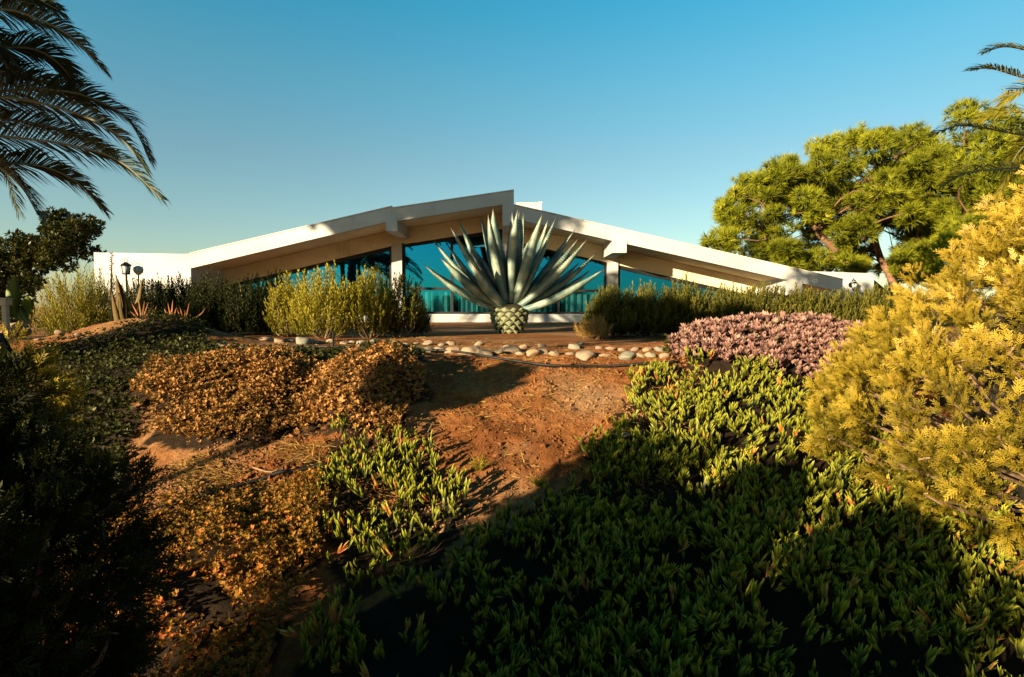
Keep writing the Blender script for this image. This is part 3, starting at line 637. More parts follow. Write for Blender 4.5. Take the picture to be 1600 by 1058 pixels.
for nm, (px, py, w_), lb in (('earth_rock', (980, 680, 26), 'flat tan rock half buried in the earth beside the ice plant'), ('earth_rock', (295, 812, 9), 'small pale stone lying just below the lower pipe'), ('earth_rock', (822, 696, 9), 'small round stone alone on the bare earth slope')):
    p = gp(px, py); wid = w_ / FPX * p[1] / 2; o = obj(nm, rocks[2]); o.location = (p[0], p[1], p[2]); o.scale = (wid, wid, wid * .5); tag(o, lb, 'stone')

# ------------------------------------------------------------------ pipes and stake
def pipe(pts, r, label, lift=.012):
    W = np.array([gp(x, y) for x, y in pts]); P = spline(W, 60); P[:, 2] = np.maximum(P[:, 2], T(P[:, 0], P[:, 1])); k = np.ones(5) / 5
    z = np.convolve(np.pad(P[:, 2], 2, 'edge'), k, 'valid'); P[:, 2] = z + lift; a = Acc(); tube(a, P, r, 8); tag(a.build('irrigation_pipe', M['pipe'], smooth=True), label, 'pipe')
pipe([(330, 548), (430, 546), (540, 547), (640, 550), (700, 553), (780, 565), (860, 576), (930, 578), (1000, 574), (1058, 570)], .013, 'long black irrigation pipe curving below the edging stones', .03)
pipe([(160, 836), (230, 812), (300, 788), (400, 757), (460, 742), (512, 730)], .014, 'black irrigation pipe lying across the lower left earth', .02)
pipe([(160, 822), (250, 795), (330, 772), (400, 752)], .006, 'thin black hose running just above the lower pipe', .012)
p = gp(521, 545); a = Acc(); tube(a, [p + [0, 0, -.05], p + [0, 0, .1], p + [0.004, 0, .2]], .011, 6); tube(a, [p + [-.03, 0, .19], p + [.03, 0, .195]], .008, 5); tag(a.build('garden_stake', M['iron']), 'short dark stake with a cross head standing by the stones', 'stake')
# loose branches
for pts, lb in ((((395, 735), (425, 742), (448, 728), (470, 724)), 'thin dry branch lying above the lower pipe'), (((905, 692), (918, 684), (934, 672)), 'dark stick lying on the bare earth near the tan rock'),
                (((650, 700), (662, 690), (676, 676)), 'pale dead stalk poking up at the edge of the bare earth')):
    W = np.array([gp(x, y) for x, y in pts]); W[:, 2] += .02; W[-1, 2] += .05; a = Acc(); tube(a, spline(W, 10), np.linspace(.007, .003, 10), 5); tag(a.build('dry_branch', M['twig']), lb, 'branch')

# ------------------------------------------------------------------ agave
AG = at(796, 521, 11.0); AG[2] = 0
ag = empty('agave', (AG[0], AG[1], 0)); tag(ag, 'giant blue green agave with sharp toothed leaves in front of the house', 'agave')
def agave_leaf(base, tip, w, sag, roll=0.0):
    n = 17; base = np.array(base); tip = np.array(tip); L = np.linalg.norm(tip - base); out = nrm(tip - base)
    hor = np.array([out[0], out[1], 0]); side = nrm(np.cross(out, [0, 0, 1.0])) if np.linalg.norm(hor) > .08 else np.array([1.0, 0, 0])
    inn = np.cross(side, out); inn = inn if inn[2] > 0 or abs(inn[2]) < .1 else -inn
    if abs(out[2]) > .97: inn = nrm(np.array([0, 1.0, 0]) - out * out[1]); side = np.cross(out, inn)
    side = nrm(side * math.cos(roll) + inn * math.sin(roll)); inn = np.cross(side, out) * (1 if np.cross(side, out) @ inn > 0 else -1)
    V = []; B = []; wig = random.uniform(-.07, .07); ph = random.uniform(-.5, .5)
    for i in range(n):
        u = i / (n - 1); c = base + (tip - base) * u - inn * sag * math.sin(math.pi * u) + side * wig * math.sin(math.pi * u * 1.15 + ph) * u
        ww = w * (.62 + .9 * u - .45 * u * u) if u < .35 else w * (.88 + .0) * (1 - ((u - .35) / .65) ** 1.75) + w * .0
        ww = max(w * (np.interp(u, [0, .1, .25, .45, .6, .75, .88, .96, 1], [.62, .66, .84, 1.0, .93, .70, .36, .13, .015])), .003); th = .06 * (1 - u) ** .8 + .004; cup = .30 * ww
        for s_, k_ in ((-1, 1), (-.5, .32), (0, 0), (.5, .32), (1, 1)): V.append(c + side * s_ * ww / 2 + inn * (k_ * cup)); B.append(u)
        for s_, k_ in ((.5, .25), (0, -.05), (-.5, .25)): V.append(c + side * s_ * ww / 2 + inn * (k_ * cup - th)); B.append(u)
    F = [[i * 8 + j, i * 8 + (j + 1) % 8, (i + 1) * 8 + (j + 1) % 8, (i + 1) * 8 + j] for i in range(n - 1) for j in range(8)]
    a = Acc(); a.add(V, [np.array(F), np.arange(8)[::-1][None]], .5, B)
    V = np.array(V); TV = []; TF = []
    for e in (0, 4):
        E = V[e::8]; s_ = -1 if e == 0 else 1
        for u in np.arange(.12, .90, .027):
            f = u * (n - 1); i = int(f); p_ = E[i] + (E[i + 1] - E[i]) * (f - i); hh = .022; k_ = len(TV)
            TV += [p_ - out * .014, p_ + out * .014, p_ + side * s_ * hh - out * .004, p_ + inn * .008]; TF += [[k_, k_ + 1, k_ + 2], [k_ + 1, k_ + 3, k_ + 2], [k_ + 3, k_, k_ + 2]]
    a.add(TV, np.array(TF), .5, 0, 1); return a.build('leaf', [M['agave'], M['thorn']], ag, smooth=True)
tips = [(662, 413, -.3), (688, 402, -.55), (677, 375, .1), (697, 379, .5), (704, 355, -.25), (716, 343, .35), (752, 339, .55), (762, 334, -.35), (770, 325, .25), (800, 331, .6), (807, 326, -.25), (812, 328, .3), (818, 334, .8),
        (847, 333, -.3), (857, 342, .6), (868, 341, .1), (897, 359, .45), (918, 373, -.3), (932, 395, .3), (943, 421, -.35), (922, 422, .4), (877, 393, .9), (735, 408, -.7), (748, 395, .9), (905, 410, .8), (690, 430, .7), (828, 372, 1.1), (783, 372, 1.1), (904, 372, -.1), (730, 372, .9)]
for i, (px, py, dy) in enumerate(tips):
    tp = at(px, py, 11.0 + dy) - np.array([AG[0], AG[1], 0]); dxy = nrm(np.array([tp[0], tp[1] + 1e-3, 0])); lean = np.hypot(tp[0], tp[1]) / (tp[2] + .01)
    b_ = dxy * (.06 + .22 * min(1, lean / 1.5)) + np.array([0, 0, .60 - .16 * min(1, lean / 1.5)]); w_ = .27 if dy < .55 else .22
    if abs(px - 800) < 25: w_ *= .85
    agave_leaf(b_, tp, w_, .05 + .07 * min(1, lean), random.uniform(-.25, .25))
a = Acc(); zt_ = [-.02, .06, .2, .34, .46, .56]; rt_ = [.22, .26, .33, .36, .33, .2]; tube(a, [[0, 0, z] for z in zt_], rt_, 20); a.build('trunk', M['scar_gap'], ag, smooth=True)
sm = Acc(); sv = np.array([[0, 0, -.5], [.5, 0, 0], [0, 0, .32], [-.5, 0, 0], [.18, .42, .03], [-.18, .42, .03], [0, .36, -.2], [0, .40, .14]], float) * [1, 1, 1]
sf = [np.array([[0, 1, 4], [0, 4, 6], [0, 6, 5], [0, 5, 3], [1, 2, 7], [1, 7, 4], [2, 3, 5], [2, 5, 7], [4, 7, 6], [5, 6, 7]])]
sm.add(sv, sf); sme = sm.mesh('leaf_scar', M['scar'])
for r_i, (z, ra) in enumerate(((.05, .25), (.13, .29), (.21, .325), (.29, .345), (.37, .345), (.45, .325))):
    nsc = 12
    for k in range(nsc):
        th = (k + .5 * (r_i % 2)) * 2 * math.pi / nsc; o = obj('leaf_scar', sme, ag); o.location = (ra * math.cos(th), ra * math.sin(th), z); sc_ = ra * 2 * math.pi / nsc
        o.rotation_euler = (random.uniform(-.1, .2), random.uniform(-.15, .15), th - math.pi / 2); o.scale = (sc_ * random.uniform(.95, 1.12), sc_ * .42, .145 * random.uniform(.9, 1.1))

# ------------------------------------------------------------------ shrubs
def shrub(base, wd, dp, h, n, m, label, group, temps=SHOOTS, sl=.30, lean=(0, 0), lo=.25, stems=14, tone=(0, 1), name='shrub', stem_mat=None):
    base = np.array(base, float); e = empty(name, base); tag(e, label, 'shrub', group)
    u = rdir(n); u[:, 2] = np.abs(u[:, 2]); q = rng.uniform(.25, 1, n) ** .5
    tipp = np.stack([u[:, 0] * wd / 2, u[:, 1] * dp / 2, lo * h + u[:, 2] * (h * (1 - lo)) - rng.uniform(0, .25, n) * h * lo * 2], -1) * q[:, None]
    tipp[:, 2] = np.maximum(tipp[:, 2] * (1 + .25 * fbm(tipp[:, 0] * 5 + base[0] * 3, tipp[:, 1] * 5, 61, 2)), .08); tipp[:, 0] += lean[0] * tipp[:, 2]; tipp[:, 1] += lean[1] * tipp[:, 2]
    root = tipp * np.array([.25, .25, 0]); d = nrm(nrm(tipp - root) * .7 + np.array([lean[0], lean[1], .75]) + rng.normal(size=(n, 3)) * .22)
    L = sl * rng.uniform(.6, 1.3, n); pos = tipp - d * (L * .8)[:, None]; pos[:, 2] = np.maximum(pos[:, 2], .02)
    tn = np.clip(tone[0] + (tone[1] - tone[0]) * (rng.uniform(0, 1, n) * .6 + .4 * (tipp[:, 2] / h)), 0, 1)  # shoots coloured darker low down, shade at the foot painted in
    ac = Acc(); multi(ac, temps, pos, frames(d, rdir(n)), L, tn); ac.build('foliage', m, e)
    st = Acc()
    for k in range(stems):
        i = rng.integers(0, n); r0 = tipp[i] * np.array([.12, .12, 0]); r0[2] = -.03; md_ = (r0 + tipp[i]) / 2 + np.array([tipp[i][0] * .18, tipp[i][1] * .18, -.04 * h]) + rng.normal(size=3) * .03
        tube(st, spline([r0, md_, tipp[i]], 7), np.linspace(.013, .004, 7), 5)
    st.build('stems', stem_mat or M['twig'], e); return e
def shr(px, pybase, Y, wpx, ptop, n, m, label, group, **kw):
    p = at(px, 480, Y); z0 = float(T(p[0], p[1])); h = at(px, ptop, Y)[2] - z0; return shrub((p[0], p[1], z0), wpx / FPX * Y * kw.pop('wf', 1.0), kw.pop('dp', 1.0), h, n, m, label, group, **kw)
G1 = 'sunny shrubs behind the edging stones'
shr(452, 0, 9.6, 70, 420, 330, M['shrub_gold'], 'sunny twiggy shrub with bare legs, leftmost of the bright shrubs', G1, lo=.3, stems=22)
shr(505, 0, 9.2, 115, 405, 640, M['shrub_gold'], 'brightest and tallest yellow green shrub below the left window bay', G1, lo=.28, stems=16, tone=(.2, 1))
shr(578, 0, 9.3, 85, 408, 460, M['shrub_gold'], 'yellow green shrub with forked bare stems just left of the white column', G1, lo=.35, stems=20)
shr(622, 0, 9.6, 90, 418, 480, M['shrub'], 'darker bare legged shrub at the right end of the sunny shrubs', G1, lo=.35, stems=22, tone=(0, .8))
shr(655, 0, 10.0, 40, 468, 120, M['shrub_dark'], 'low dark bush between the sunny shrubs and the agave', G1, stems=8)
G2 = 'dark shrubs of the left hedge'
for k, (px, Y_, w_, tp_, lb) in enumerate(((232, 11.3, 90, 430, 'dark hedge shrub behind the aloes at the left end of the left hedge'), (285, 10.6, 100, 428, 'dark hedge shrub below the left end of the roof edge'), (340, 10.3, 100, 424, 'dark feathery shrub in the middle of the left hedge'), (392, 10.2, 90, 428, 'dark shrub with thin grey stems in the left hedge beside the twiggy sunny one'), (430, 10.8, 80, 422, 'dark shrub reaching up to the left window bay'))):
    shr(px, 0, Y_, w_, tp_, 850, M['shrub_dark'], lb, G2, lo=.25, stems=14, tone=(0, .8), dp=1.3)
G4 = 'sunny shrubs before the white end wall'
shr(250, 0, 13.2, 90, 432, 260, M['shrub_gold'], 'sunlit low shrub in front of the white end wall right of the lantern', G4, tone=(.1, .9))
shr(205, 0, 13.4, 60, 440, 160, M['shrub_gold'], 'sunlit low shrub under the lantern before the white end wall', G4, tone=(.1, .9))
G3 = 'shrubs of the right hedge'
lbs = ['left end shrub of the right hedge, beside the right column', 'shrub with pale seed heads in the right hedge, next to the end one', 'full shrub of the right hedge below the reflected bush in the glass', 'shrub of the right hedge below the low end of the window', 'tall spiky shrub of the right hedge near the sloping roof end', 'shrub of the right hedge below the small dark opening', 'shrub of the right hedge below the wall lantern', 'right end shrub of the right hedge beside the golden conifer']
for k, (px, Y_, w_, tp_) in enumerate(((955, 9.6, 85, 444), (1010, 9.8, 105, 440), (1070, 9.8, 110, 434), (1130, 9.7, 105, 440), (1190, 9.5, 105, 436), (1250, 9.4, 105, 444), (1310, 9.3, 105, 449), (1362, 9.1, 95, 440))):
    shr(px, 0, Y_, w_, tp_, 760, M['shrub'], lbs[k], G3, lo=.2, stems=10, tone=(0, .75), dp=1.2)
# dry bush beside the right hedge
shr(928, 0, 9.0, 62, 492, 260, M['straw'], 'dry straw coloured twiggy bush at the left foot of the right hedge', None, lo=.2, stems=34, temps=FEATHER, sl=.2, name='dry_bush')
# golden feathery bush at far left
e = shr(128, 0, 8.6, 120, 418, 760, M['shrub_gold'], 'rounded feathery golden shrub at far left before the dark tree', None, temps=FEATHER, sl=.28, lean=(-.05, 0), lo=.15, stems=14, tone=(0, .8), name='feathery_shrub', dp=1.2)
shr(168, 0, 9.2, 60, 415, 240, M['shrub'], 'greener feathery shrub just right of the golden one at far left', None, temps=FEATHER, sl=.28, lo=.2, name='feathery_shrub', dp=.8)

# tufts of loose weed on the slope
for px, py, s_, lb in ((748, 738, .09, 'small green weed alone at the shadow edge on the bare earth'), (840, 762, .09, 'small green weed beside the ice plant edge at the foot of the earth slope')):
    p = gp(px, py); e = empty('weed', p); tag(e, lb, 'weed'); d = nrm(np.abs(rdir(40)) * [1, 1, 1] * np.sign(rng.normal(size=(40, 3))) * [1, 1, 0] + np.array([0, 0, .8])); ac = Acc(); multi(ac, FEATHER, np.zeros((40, 3)), frames(d, rdir(40)), s_ * rng.uniform(.6, 1.3, 40), rng.uniform(0, 1, 40)); ac.build('foliage', M['shrub_gold'], e)

# ------------------------------------------------------------------ blades: aloes, sword leaves, broad leaves
def blade(P, w, m, parent, name='leaf', tone=.5, cup=.2, wp=None):
    P = spline(P, 12); t_ = nrm(np.gradient(P, axis=0)); view = nrm(np.array([.2, -1, .15])); V = []; B = []
    for i in range(12):
        u = i / 11; s = nrm(np.cross(t_[i], view)); nn_ = np.cross(s, t_[i]); ww = w * (np.interp(u, *(wp or ([0, .15, .5, .8, 1], [.7, 1, .85, .45, .02])))); V += [P[i] - s * ww / 2, P[i] - nn_ * ww * cup, P[i] + s * ww / 2, P[i] - nn_ * (ww * cup + .006)]; B += [u] * 4
    F = [[i * 4 + j, i * 4 + (j + 1) % 4, (i + 1) * 4 + (j + 1) % 4, (i + 1) * 4 + j] for i in range(11) for j in range(4)]
    a = Acc(); a.add(V, np.array(F), tone, B); return a.build(name, m, parent, smooth=True)
def bladeplant(name, px, py, Y, leaves, m, label, cat, wp=None):
    b0 = at(px, py, Y); e = empty(name, b0); tag(e, label, cat)
    for (x0, y0, x1, y1, bend, w) in leaves:
        A = at(x0, y0, Y) - b0; C = at(x1, y1, Y + random.uniform(-.15, .15)) - b0; mid = (A + C) / 2 + np.array([bend, 0, .0]); blade([A, mid, C], w, m, e, tone=random.random(), wp=wp)
    return e
bladeplant('sword_plant', 190, 522, 8.0, [(188, 522, 174, 455, .0, .09), (196, 520, 222, 436, .05, .10), (190, 521, 190, 450, -.06, .10), (186, 522, 182, 430, .03, .12), (193, 520, 180, 428, .06, .12), (199, 520, 187, 456, -.03, .07)], M['swordleaf'], 'dark sword leaved plant with curving blades by the tall flower stalk', 'plant')
e = bladeplant('aloe', 222, 502, 7.8, [(222, 500, 216, 466, 0, .03), (222, 500, 226, 470, 0, .03), (223, 500, 232, 472, 0, .025), (220, 500, 205, 473, 0, .02), (224, 500, 238, 480, 0, .02), (221, 500, 210, 490, 0, .02), (218, 500, 203, 486, 0, .02), (226, 500, 245, 478, .03, .02)], M['aloe'], 'reddish aloe rosette with short pointed leaves on the green hump', 'aloe')
bladeplant('aloe', 268, 500, 7.7, [(268, 500, 262, 472, 0, .025), (268, 500, 270, 468, 0, .025), (266, 500, 256, 482, 0, .03), (270, 500, 276, 480, 0, .02), (268, 500, 266, 484, 0, .03)], M['aloe'], 'small reddish aloe in the middle of the row on the green hump', 'aloe')
bladeplant('aloe', 290, 503, 7.6, [(288, 503, 281, 480, 0, .025), (290, 503, 296, 472, 0, .022), (292, 503, 321, 481, .05, .02), (285, 503, 277, 484, 0, .02), (290, 503, 289, 484, 0, .02)], M['aloe'], 'sparse aloe with one long pale arching leaf, rightmost on the hump', 'aloe')
# tall flower stalk
p0 = at(173, 500, 8.1); p1 = at(175, 393, 8.1); e = empty('flower_stalk', p0); tag(e, 'tall thin brown flower stalk rising before the white wall', 'stalk'); a = Acc(); tube(a, [[0, 0, -.3], (p1 - p0) * .5, p1 - p0], [.016, .012, .006], 6)
for k in range(9): u = .72 + .03 * k; q = (p1 - p0) * u; tube(a, [q, q + np.array([random.choice((-1, 1)) * .03, 0, .02])], [.006, .008], 4)
a.build('stem', M['twig'], e)
# broad leaves
bladeplant('broad_leaf_plant', 42, 515, 8.8, [(45, 512, 22, 435, -.12, .20), (48, 512, 42, 462, .02, .17), (40, 514, 20, 462, -.10, .16), (50, 512, 26, 478, .0, .2), (52, 516, 70, 505, .0, .08)], M['banana'], 'plant with broad glossy green leaves beside the white post', 'plant', ([0, .3, .45, .7, .9, 1], [.06, .08, .75, 1, .6, .02]))
# bollard post at the left edge
p = at(10, 515, 7.4); e = empty('bollard_light', (p[0], p[1], 0)); tag(e, 'pale square bollard light standing at the left edge', 'bollard'); a = Acc(); box(a, -.028, .028, -.028, .028, -.3, .52); a.build('post', M['post'], e); a = Acc(); box(a, -.05, .05, -.05, .05, .522, .60); box(a, -.06, .06, -.06, .06, .603, .62); a.build('cap', M['post'], e)
p = at(22, 512, 9.0); o = obj('garden_boulder', rocks[4]); o.location = (p[0], p[1], .12); o.scale = (.25, .22, .3); tag(o, 'large tan boulder behind the bollard light', 'boulder')

# ------------------------------------------------------------------ lanterns
p = at(197, 420, 12.0); e = empty('garden_lantern', (p[0], p[1], 0)); tag(e, 'black garden lantern on a pole before the white end wall', 'lantern')
zc = p[2]; a = Acc(); tube(a, [[0, 0, 0], [0, 0, zc - .12]], .018, 6); a.build('pole', M['iron'], e)
a = Acc(); tube(a, [[0, 0, zc - .12], [0, 0, zc - .10]], [.07, .08], 6); tube(a, [[0, 0, zc + .06], [0, 0, zc + .09], [0, 0, zc + .14]], [.11, .09, .02], 6)
for k in range(6): th = k * math.pi / 3; tube(a, [[.07 * math.cos(th), .07 * math.sin(th), zc - .1], [.09 * math.cos(th), .09 * math.sin(th), zc + .06]], .006, 4)
tube(a, [[.04 * math.cos(q), 0, zc + .17 + .04 * math.sin(q)] for q in np.linspace(-1.5, 4.6, 12)], .006, 4); a.build('cage', M['iron'], e)
a = Acc(); tube(a, [[0, 0, zc - .1], [0, 0, zc + .06]], [.055, .07], 8); a.build('glass', M['lampglass'], e, True)
p = at(216, 421, 12.2); e = empty('globe_lamp', (p[0], p[1], 0)); tag(e, 'pale glass lamp with a thin curved bracket right of the garden lantern', 'lamp')
zc = p[2]; a = Acc(); tube(a, [[0, 0, 0], [0, 0, zc - .1]], .014, 6); tube(a, [[-.17 + .0, 0, zc - .05]] + [[-.05 + .15 * math.cos(q), 0, zc + .03 + .10 * math.sin(q)] for q in np.linspace(3.0, .1, 9)] + [[.09, 0, zc - .1]], .005, 4); a.build('bracket', M['iron'], e)
a = Acc(); tube(a, [[0, 0, zc - .12], [0, 0, zc - .06], [0, 0, zc], [0, 0, zc + .05], [0, 0, zc + .08]], [.03, .085, .10, .08, .02], 12); a.build('shade', M['lampglass'], e, True)
p = at(1334, 445, 18.45); e = empty('wall_lantern', p); tag(e, 'small black wall lantern with hook on the right end wall', 'lantern')
a = Acc(); tube(a, [[0, .12, .12], [0, .02, .2], [0, -.04, .12]], .014, 5); tube(a, [[0, .14, 0], [0, .15, 0]], [.09, .09], 10); tube(a, [[0, -.04, .1], [0, -.04, .04]], [.02, .12], 6); tube(a, [[0, -.04, -.16], [0, -.04, -.2]], [.08, .03], 6)
for k in range(6): th = k * math.pi / 3; tube(a, [[.10 * math.cos(th), -.04 + .10 * math.sin(th), .04], [.07 * math.cos(th), -.04 + .07 * math.sin(th), -.16]], .008, 4)
a.build('cage', M['iron'], e); a = Acc(); tube(a, [[0, -.04, .035], [0, -.04, -.155]], [.085, .06], 8); a.build('glass', M['lampglass'], e, True)

# ------------------------------------------------------------------ trees
def crown(base, centres, radii, temps, per, size, m, limbs_from, label, cat='tree', bark=M['bark'], trunk=None, group=None, name='pine_tree', tone=(0, 1), upw=.6, nl=1.0, lr=.05):
    base = np.array(base, float); e = empty(name, base); tag(e, label, cat, group); C = np.array(centres) - base; n = len(C); N = n * per; ci = np.repeat(np.arange(n), per)
    u = rdir(N); u[:, 2] = u[:, 2] * .8 + .15; rad = np.array(radii)[ci]; pos = C[ci] + u * (rad * rng.uniform(.5, 1.0, N))[:, None] * np.array([1, 1, .8])
    d = nrm(u + np.array([0, 0, upw]) + rng.normal(size=(N, 3)) * .3)
    tn = np.clip(rng.uniform(0, .45, n)[ci] + rng.uniform(0, .55, N), 0, 1) * (tone[1] - tone[0]) + tone[0]
    ac = Acc(); multi(ac, temps, pos, frames(d, rdir(N)), size * rng.uniform(.7, 1.25, N), tn); ac.build('crown', m, e)
    tr = Acc(); hubs = []
    for P, r0, r1 in trunk: Q = spline(np.array(P) - base, 14); tube(tr, Q, np.linspace(r0, r1, 14), 9); hubs += list(Q[4:])
    tr.build('trunk', bark, e, True); hubs = np.array(hubs); lb = Acc()
    for k in range(int(n * nl)):
        h_ = hubs[np.argmin(np.linalg.norm(hubs - C[k], axis=1) + rng.uniform(0, 1.0, len(hubs)))]; mid = (h_ + C[k]) / 2 + rng.normal(size=3) * .12 * np.linalg.norm(C[k] - h_) ; tube(lb, spline([h_, mid, C[k]], 6), np.linspace(lr, lr * .25, 6), 4)
    lb.build('limbs', bark, e); return e
def clumps(poly, n, Y0, thick, holes=(), mind=0):
    out = []; xs_ = [p[0] for p in poly]; ys_ = [p[1] for p in poly]
    while len(out) < n:
        x = rng.uniform(min(xs_), max(xs_)); y = rng.uniform(min(ys_), max(ys_))
        if not inpoly(np.array([x]), np.array([y]), poly)[0]: continue
        if any((x - hx) ** 2 / rx ** 2 + (y - hy) ** 2 / ry ** 2 < 1 for hx, hy, rx, ry in holes): continue
        out.append(at(x, y, Y0 + rng.uniform(-1, 1) * thick))
    return out
YP = 30
poly = [(1120, 388), (1128, 345), (1135, 300), (1165, 285), (1200, 262), (1240, 238), (1300, 222), (1350, 208), (1400, 208), (1440, 212), (1475, 232), (1520, 270), (1530, 330), (1500, 380), (1440, 415), (1370, 412), (1335, 420), (1300, 408), (1230, 415), (1190, 402), (1160, 385)]
holes = [(1400, 300, 10, 8), (1225, 330, 7, 9), (1330, 335, 9, 6), (1290, 262, 8, 6), (1240, 372, 20, 16), (1385, 385, 26, 30), (1300, 375, 10, 16), (1165, 375, 9, 14), (1280, 395, 14, 10)]
Cn = clumps(poly, 350, YP, 3.8, holes) + clumps([(1150, 385), (1250, 395), (1400, 400), (1470, 400), (1480, 440), (1380, 432), (1270, 424), (1180, 405)], 60, YP, 2.5, holes) + [at(1118, 378, YP), at(1125, 372, YP), at(1128, 390, YP), at(1145, 398, YP), at(1112, 385, YP)]
b = at(1392, 500, YP); b[2] = 0
tr = [([b, at(1395, 440, YP), at(1372, 395, YP + .5), at(1362, 330, YP + .5), at(1370, 260, YP)], .26, .08), ([at(1390, 470, YP), at(1345, 430, YP - .6), at(1300, 385, YP - 1), at(1276, 362, YP - 1.2), at(1262, 330, YP - 1)], .30, .07),
      ([at(1385, 475, YP), at(1285, 432, YP - 1), at(1240, 402, YP - 1.5), at(1204, 374, YP - 1.7), at(1180, 350, YP - 1.5)], .28, .06), ([at(1395, 430, YP), at(1430, 380, YP), at(1450, 330, YP), at(1470, 280, YP)], .2, .06)]
crown(b, Cn, rng.uniform(.28, .78, len(Cn)), TUFTS, 58, .37, M['pine'], None, 'broad yellow green pine with leaning trunks behind the right end of the house', trunk=tr, nl=.5)
YP2 = 24
poly2 = [(1480, 215), (1485, 190), (1510, 175), (1545, 180), (1600, 190), (1700, 200), (1740, 330), (1700, 440), (1500, 440), (1430, 430), (1470, 380), (1510, 330), (1500, 250)]
Cn = clumps(poly2, 230, YP2, 2.4, [(1440, 460, 30, 25)]) + [at(1500, 180, YP2), at(1505, 172, YP2), at(1530, 175, YP2)]
b = at(1600, 500, YP2); b[2] = 0
crown(b, Cn, rng.uniform(.4, .8, len(Cn)), TUFTS, 50, .30, M['pine'], None, 'looser green pine rising behind the golden conifer at the right edge', trunk=[([b, at(1600, 400, YP2), at(1580, 300, YP2), at(1560, 220, YP2)], .3, .06), ([b, at(1560, 420, YP2), at(1520, 340, YP2)], .2, .05)], nl=.6, tone=(.0, .9))
# dark tree at the left
polyd = [(-40, 380), (0, 383), (30, 372), (50, 376), (70, 358), (88, 352), (110, 352), (140, 352), (142, 362), (122, 380), (126, 395), (112, 415), (60, 430), (40, 470), (28, 500), (-60, 510)]
Cn = clumps(polyd, 170, 18, 1.5, [(8, 470, 14, 22), (60, 425, 8, 6)]) + [at(78, 342, 18), at(86, 338, 18), at(98, 338, 18), at(148, 352, 18), at(142, 398, 18), at(136, 394, 18), at(104, 346, 18), at(130, 347, 18)]
b = at(20, 515, 18); b[2] = 0
crown(b, Cn, rng.uniform(.2, .4, len(Cn)), LEAFC, 34, .16, M['ficus'], None, 'dark leafy tree behind the golden shrub at the left edge', name='broadleaf_tree', bark=M['bark_dark'], trunk=[([b, at(25, 450, 18), at(60, 400, 18), at(95, 365, 18)], .14, .04), ([b, at(0, 440, 18), at(-10, 400, 18)], .12, .04)], nl=.5, upw=.3, lr=.03)
# trees out of the picture at the left that throw dappled shade on the roof and slope
def SU(s, u, z): c, sn = math.cos(SUN_A), math.sin(SUN_A); return np.array([s * c + u * sn, -s * sn + u * c, z])
def shade_tree(s, u, zc, rx, rz, n, label, per=60, rad=(.5, .9), size=.34, tr=.25):
    b = SU(s, u, 0); b[2] = float(T(b[0], b[1])); c = SU(s, u, zc); Cn = []
    for k in range(n): v = rdir(1)[0] * random.uniform(.35, 1); Cn.append(c + v * np.array([rx, rx, rz]))
    crown(b, Cn, rng.uniform(rad[0], rad[1], n), LEAFC, per, size, M['ficus'], None, label, name='broadleaf_tree', group='trees out of view to the left', bark=M['bark_dark'], trunk=[([b, b * .5 + c * .5 + np.array([.2 * tr / .25, 0, 0]), c], tr, tr / 3)], nl=.6, upw=.2)
shade_tree(-12.6, -9, 8.3, 2.0, 1.2, 60, 'tall dense tree left of view that shades the roof peak')
shade_tree(-15.4, -9.5, 7.4, 1.0, .7, 12, 'slimmer tree left of view that dapples the left roof edge')
shade_tree(-10.0, -4.5, 4.5, 1.5, 1.5, 46, 'dense tree left of view that shades the left palm', rad=(.35, .6), size=.25)
shade_tree(-3.98, -2.0, .98, .22, .24, 9, 'small round topped tree just left of view near the slope', rad=(.10, .18), size=.12, per=50, tr=.03)
shade_tree(-4.6, -8, 3.8, 1.6, .10, 46, 'flat crown added far left of view to shade the foot of the right hedge', rad=(.14, .24), size=.22, per=40, tr=.08)  # thin unseen crown shaped only to drop shade on the hedge foot

shade_tree(-8.0, -6, 4.2, 1.1, .8, 6, 'thin crowned tree left of view that dapples the agave', rad=(.2, .34), size=.2, per=70)
# canopy added overhead, out of view, to keep sky light off the foreground
b = SU(3.3, -5, 0); b[2] = float(T(b[0], b[1])); Cn = []
while len(Cn) < 150:
    x, y = random.uniform(-6.5, 6.5), random.uniform(-6, 3.7)
    if (x + y) * .707 > -1.2 and x > -4.6 and ((x + y) * .707 < 3.0 or (x - y) * .707 < -3.2): Cn.append(np.array([x, y, 4.7 + .3 * (1 - (x / 6.5) ** 2) + random.uniform(-.3, .3)]))
while len(Cn) < 250:
    x, y = random.uniform(-8, 2.5), random.uniform(0, 8.5)
    if (x - y) * .707 < -4.3 and (x + y) * .707 > -1: Cn.append(np.array([x, y, 7.2 + random.uniform(-.2, .4)]))
for (xa, xb_, ya, yb_, zc_, smin, nn2) in ((0.5, 9, -1, 8, 9.9, .3, 80), (4.6, 10, -6, 2, 7.2, 3.3, 50), (-9, -4.6, -3, 3.5, 9.2, -99, 45)):
    k = 0
    while k < nn2:
        x, y = random.uniform(xa, xb_), random.uniform(ya, yb_)
        if (x - y) * .707 > smin: Cn.append(np.array([x, y, zc_ + random.uniform(-.2, .4)])); k += 1
crown(b, Cn, rng.uniform(.6, 1.0, len(Cn)), LEAFC, 52, .42, M['ficus'], None, 'unseen leaf canopy added over the viewpoint to darken the foreground', name='broadleaf_tree', bark=M['bark_dark'], trunk=[([b, b + [.2, .3, 3], [0, -1, 6], [0, 1.5, 6.8]], .4, .15), ([b + [.2, .3, 3], [2, 0, 5.5], [4, 2, 6.8]], .25, .1), ([b + [.2, .3, 3], [2.5, 1, 7], [5, 5, 9.6]], .22, .08), ([b + [.2, .3, 3], [-3, -2, 6.5], [-7, 0, 9.1]], .22, .08)], nl=.3, upw=.2)
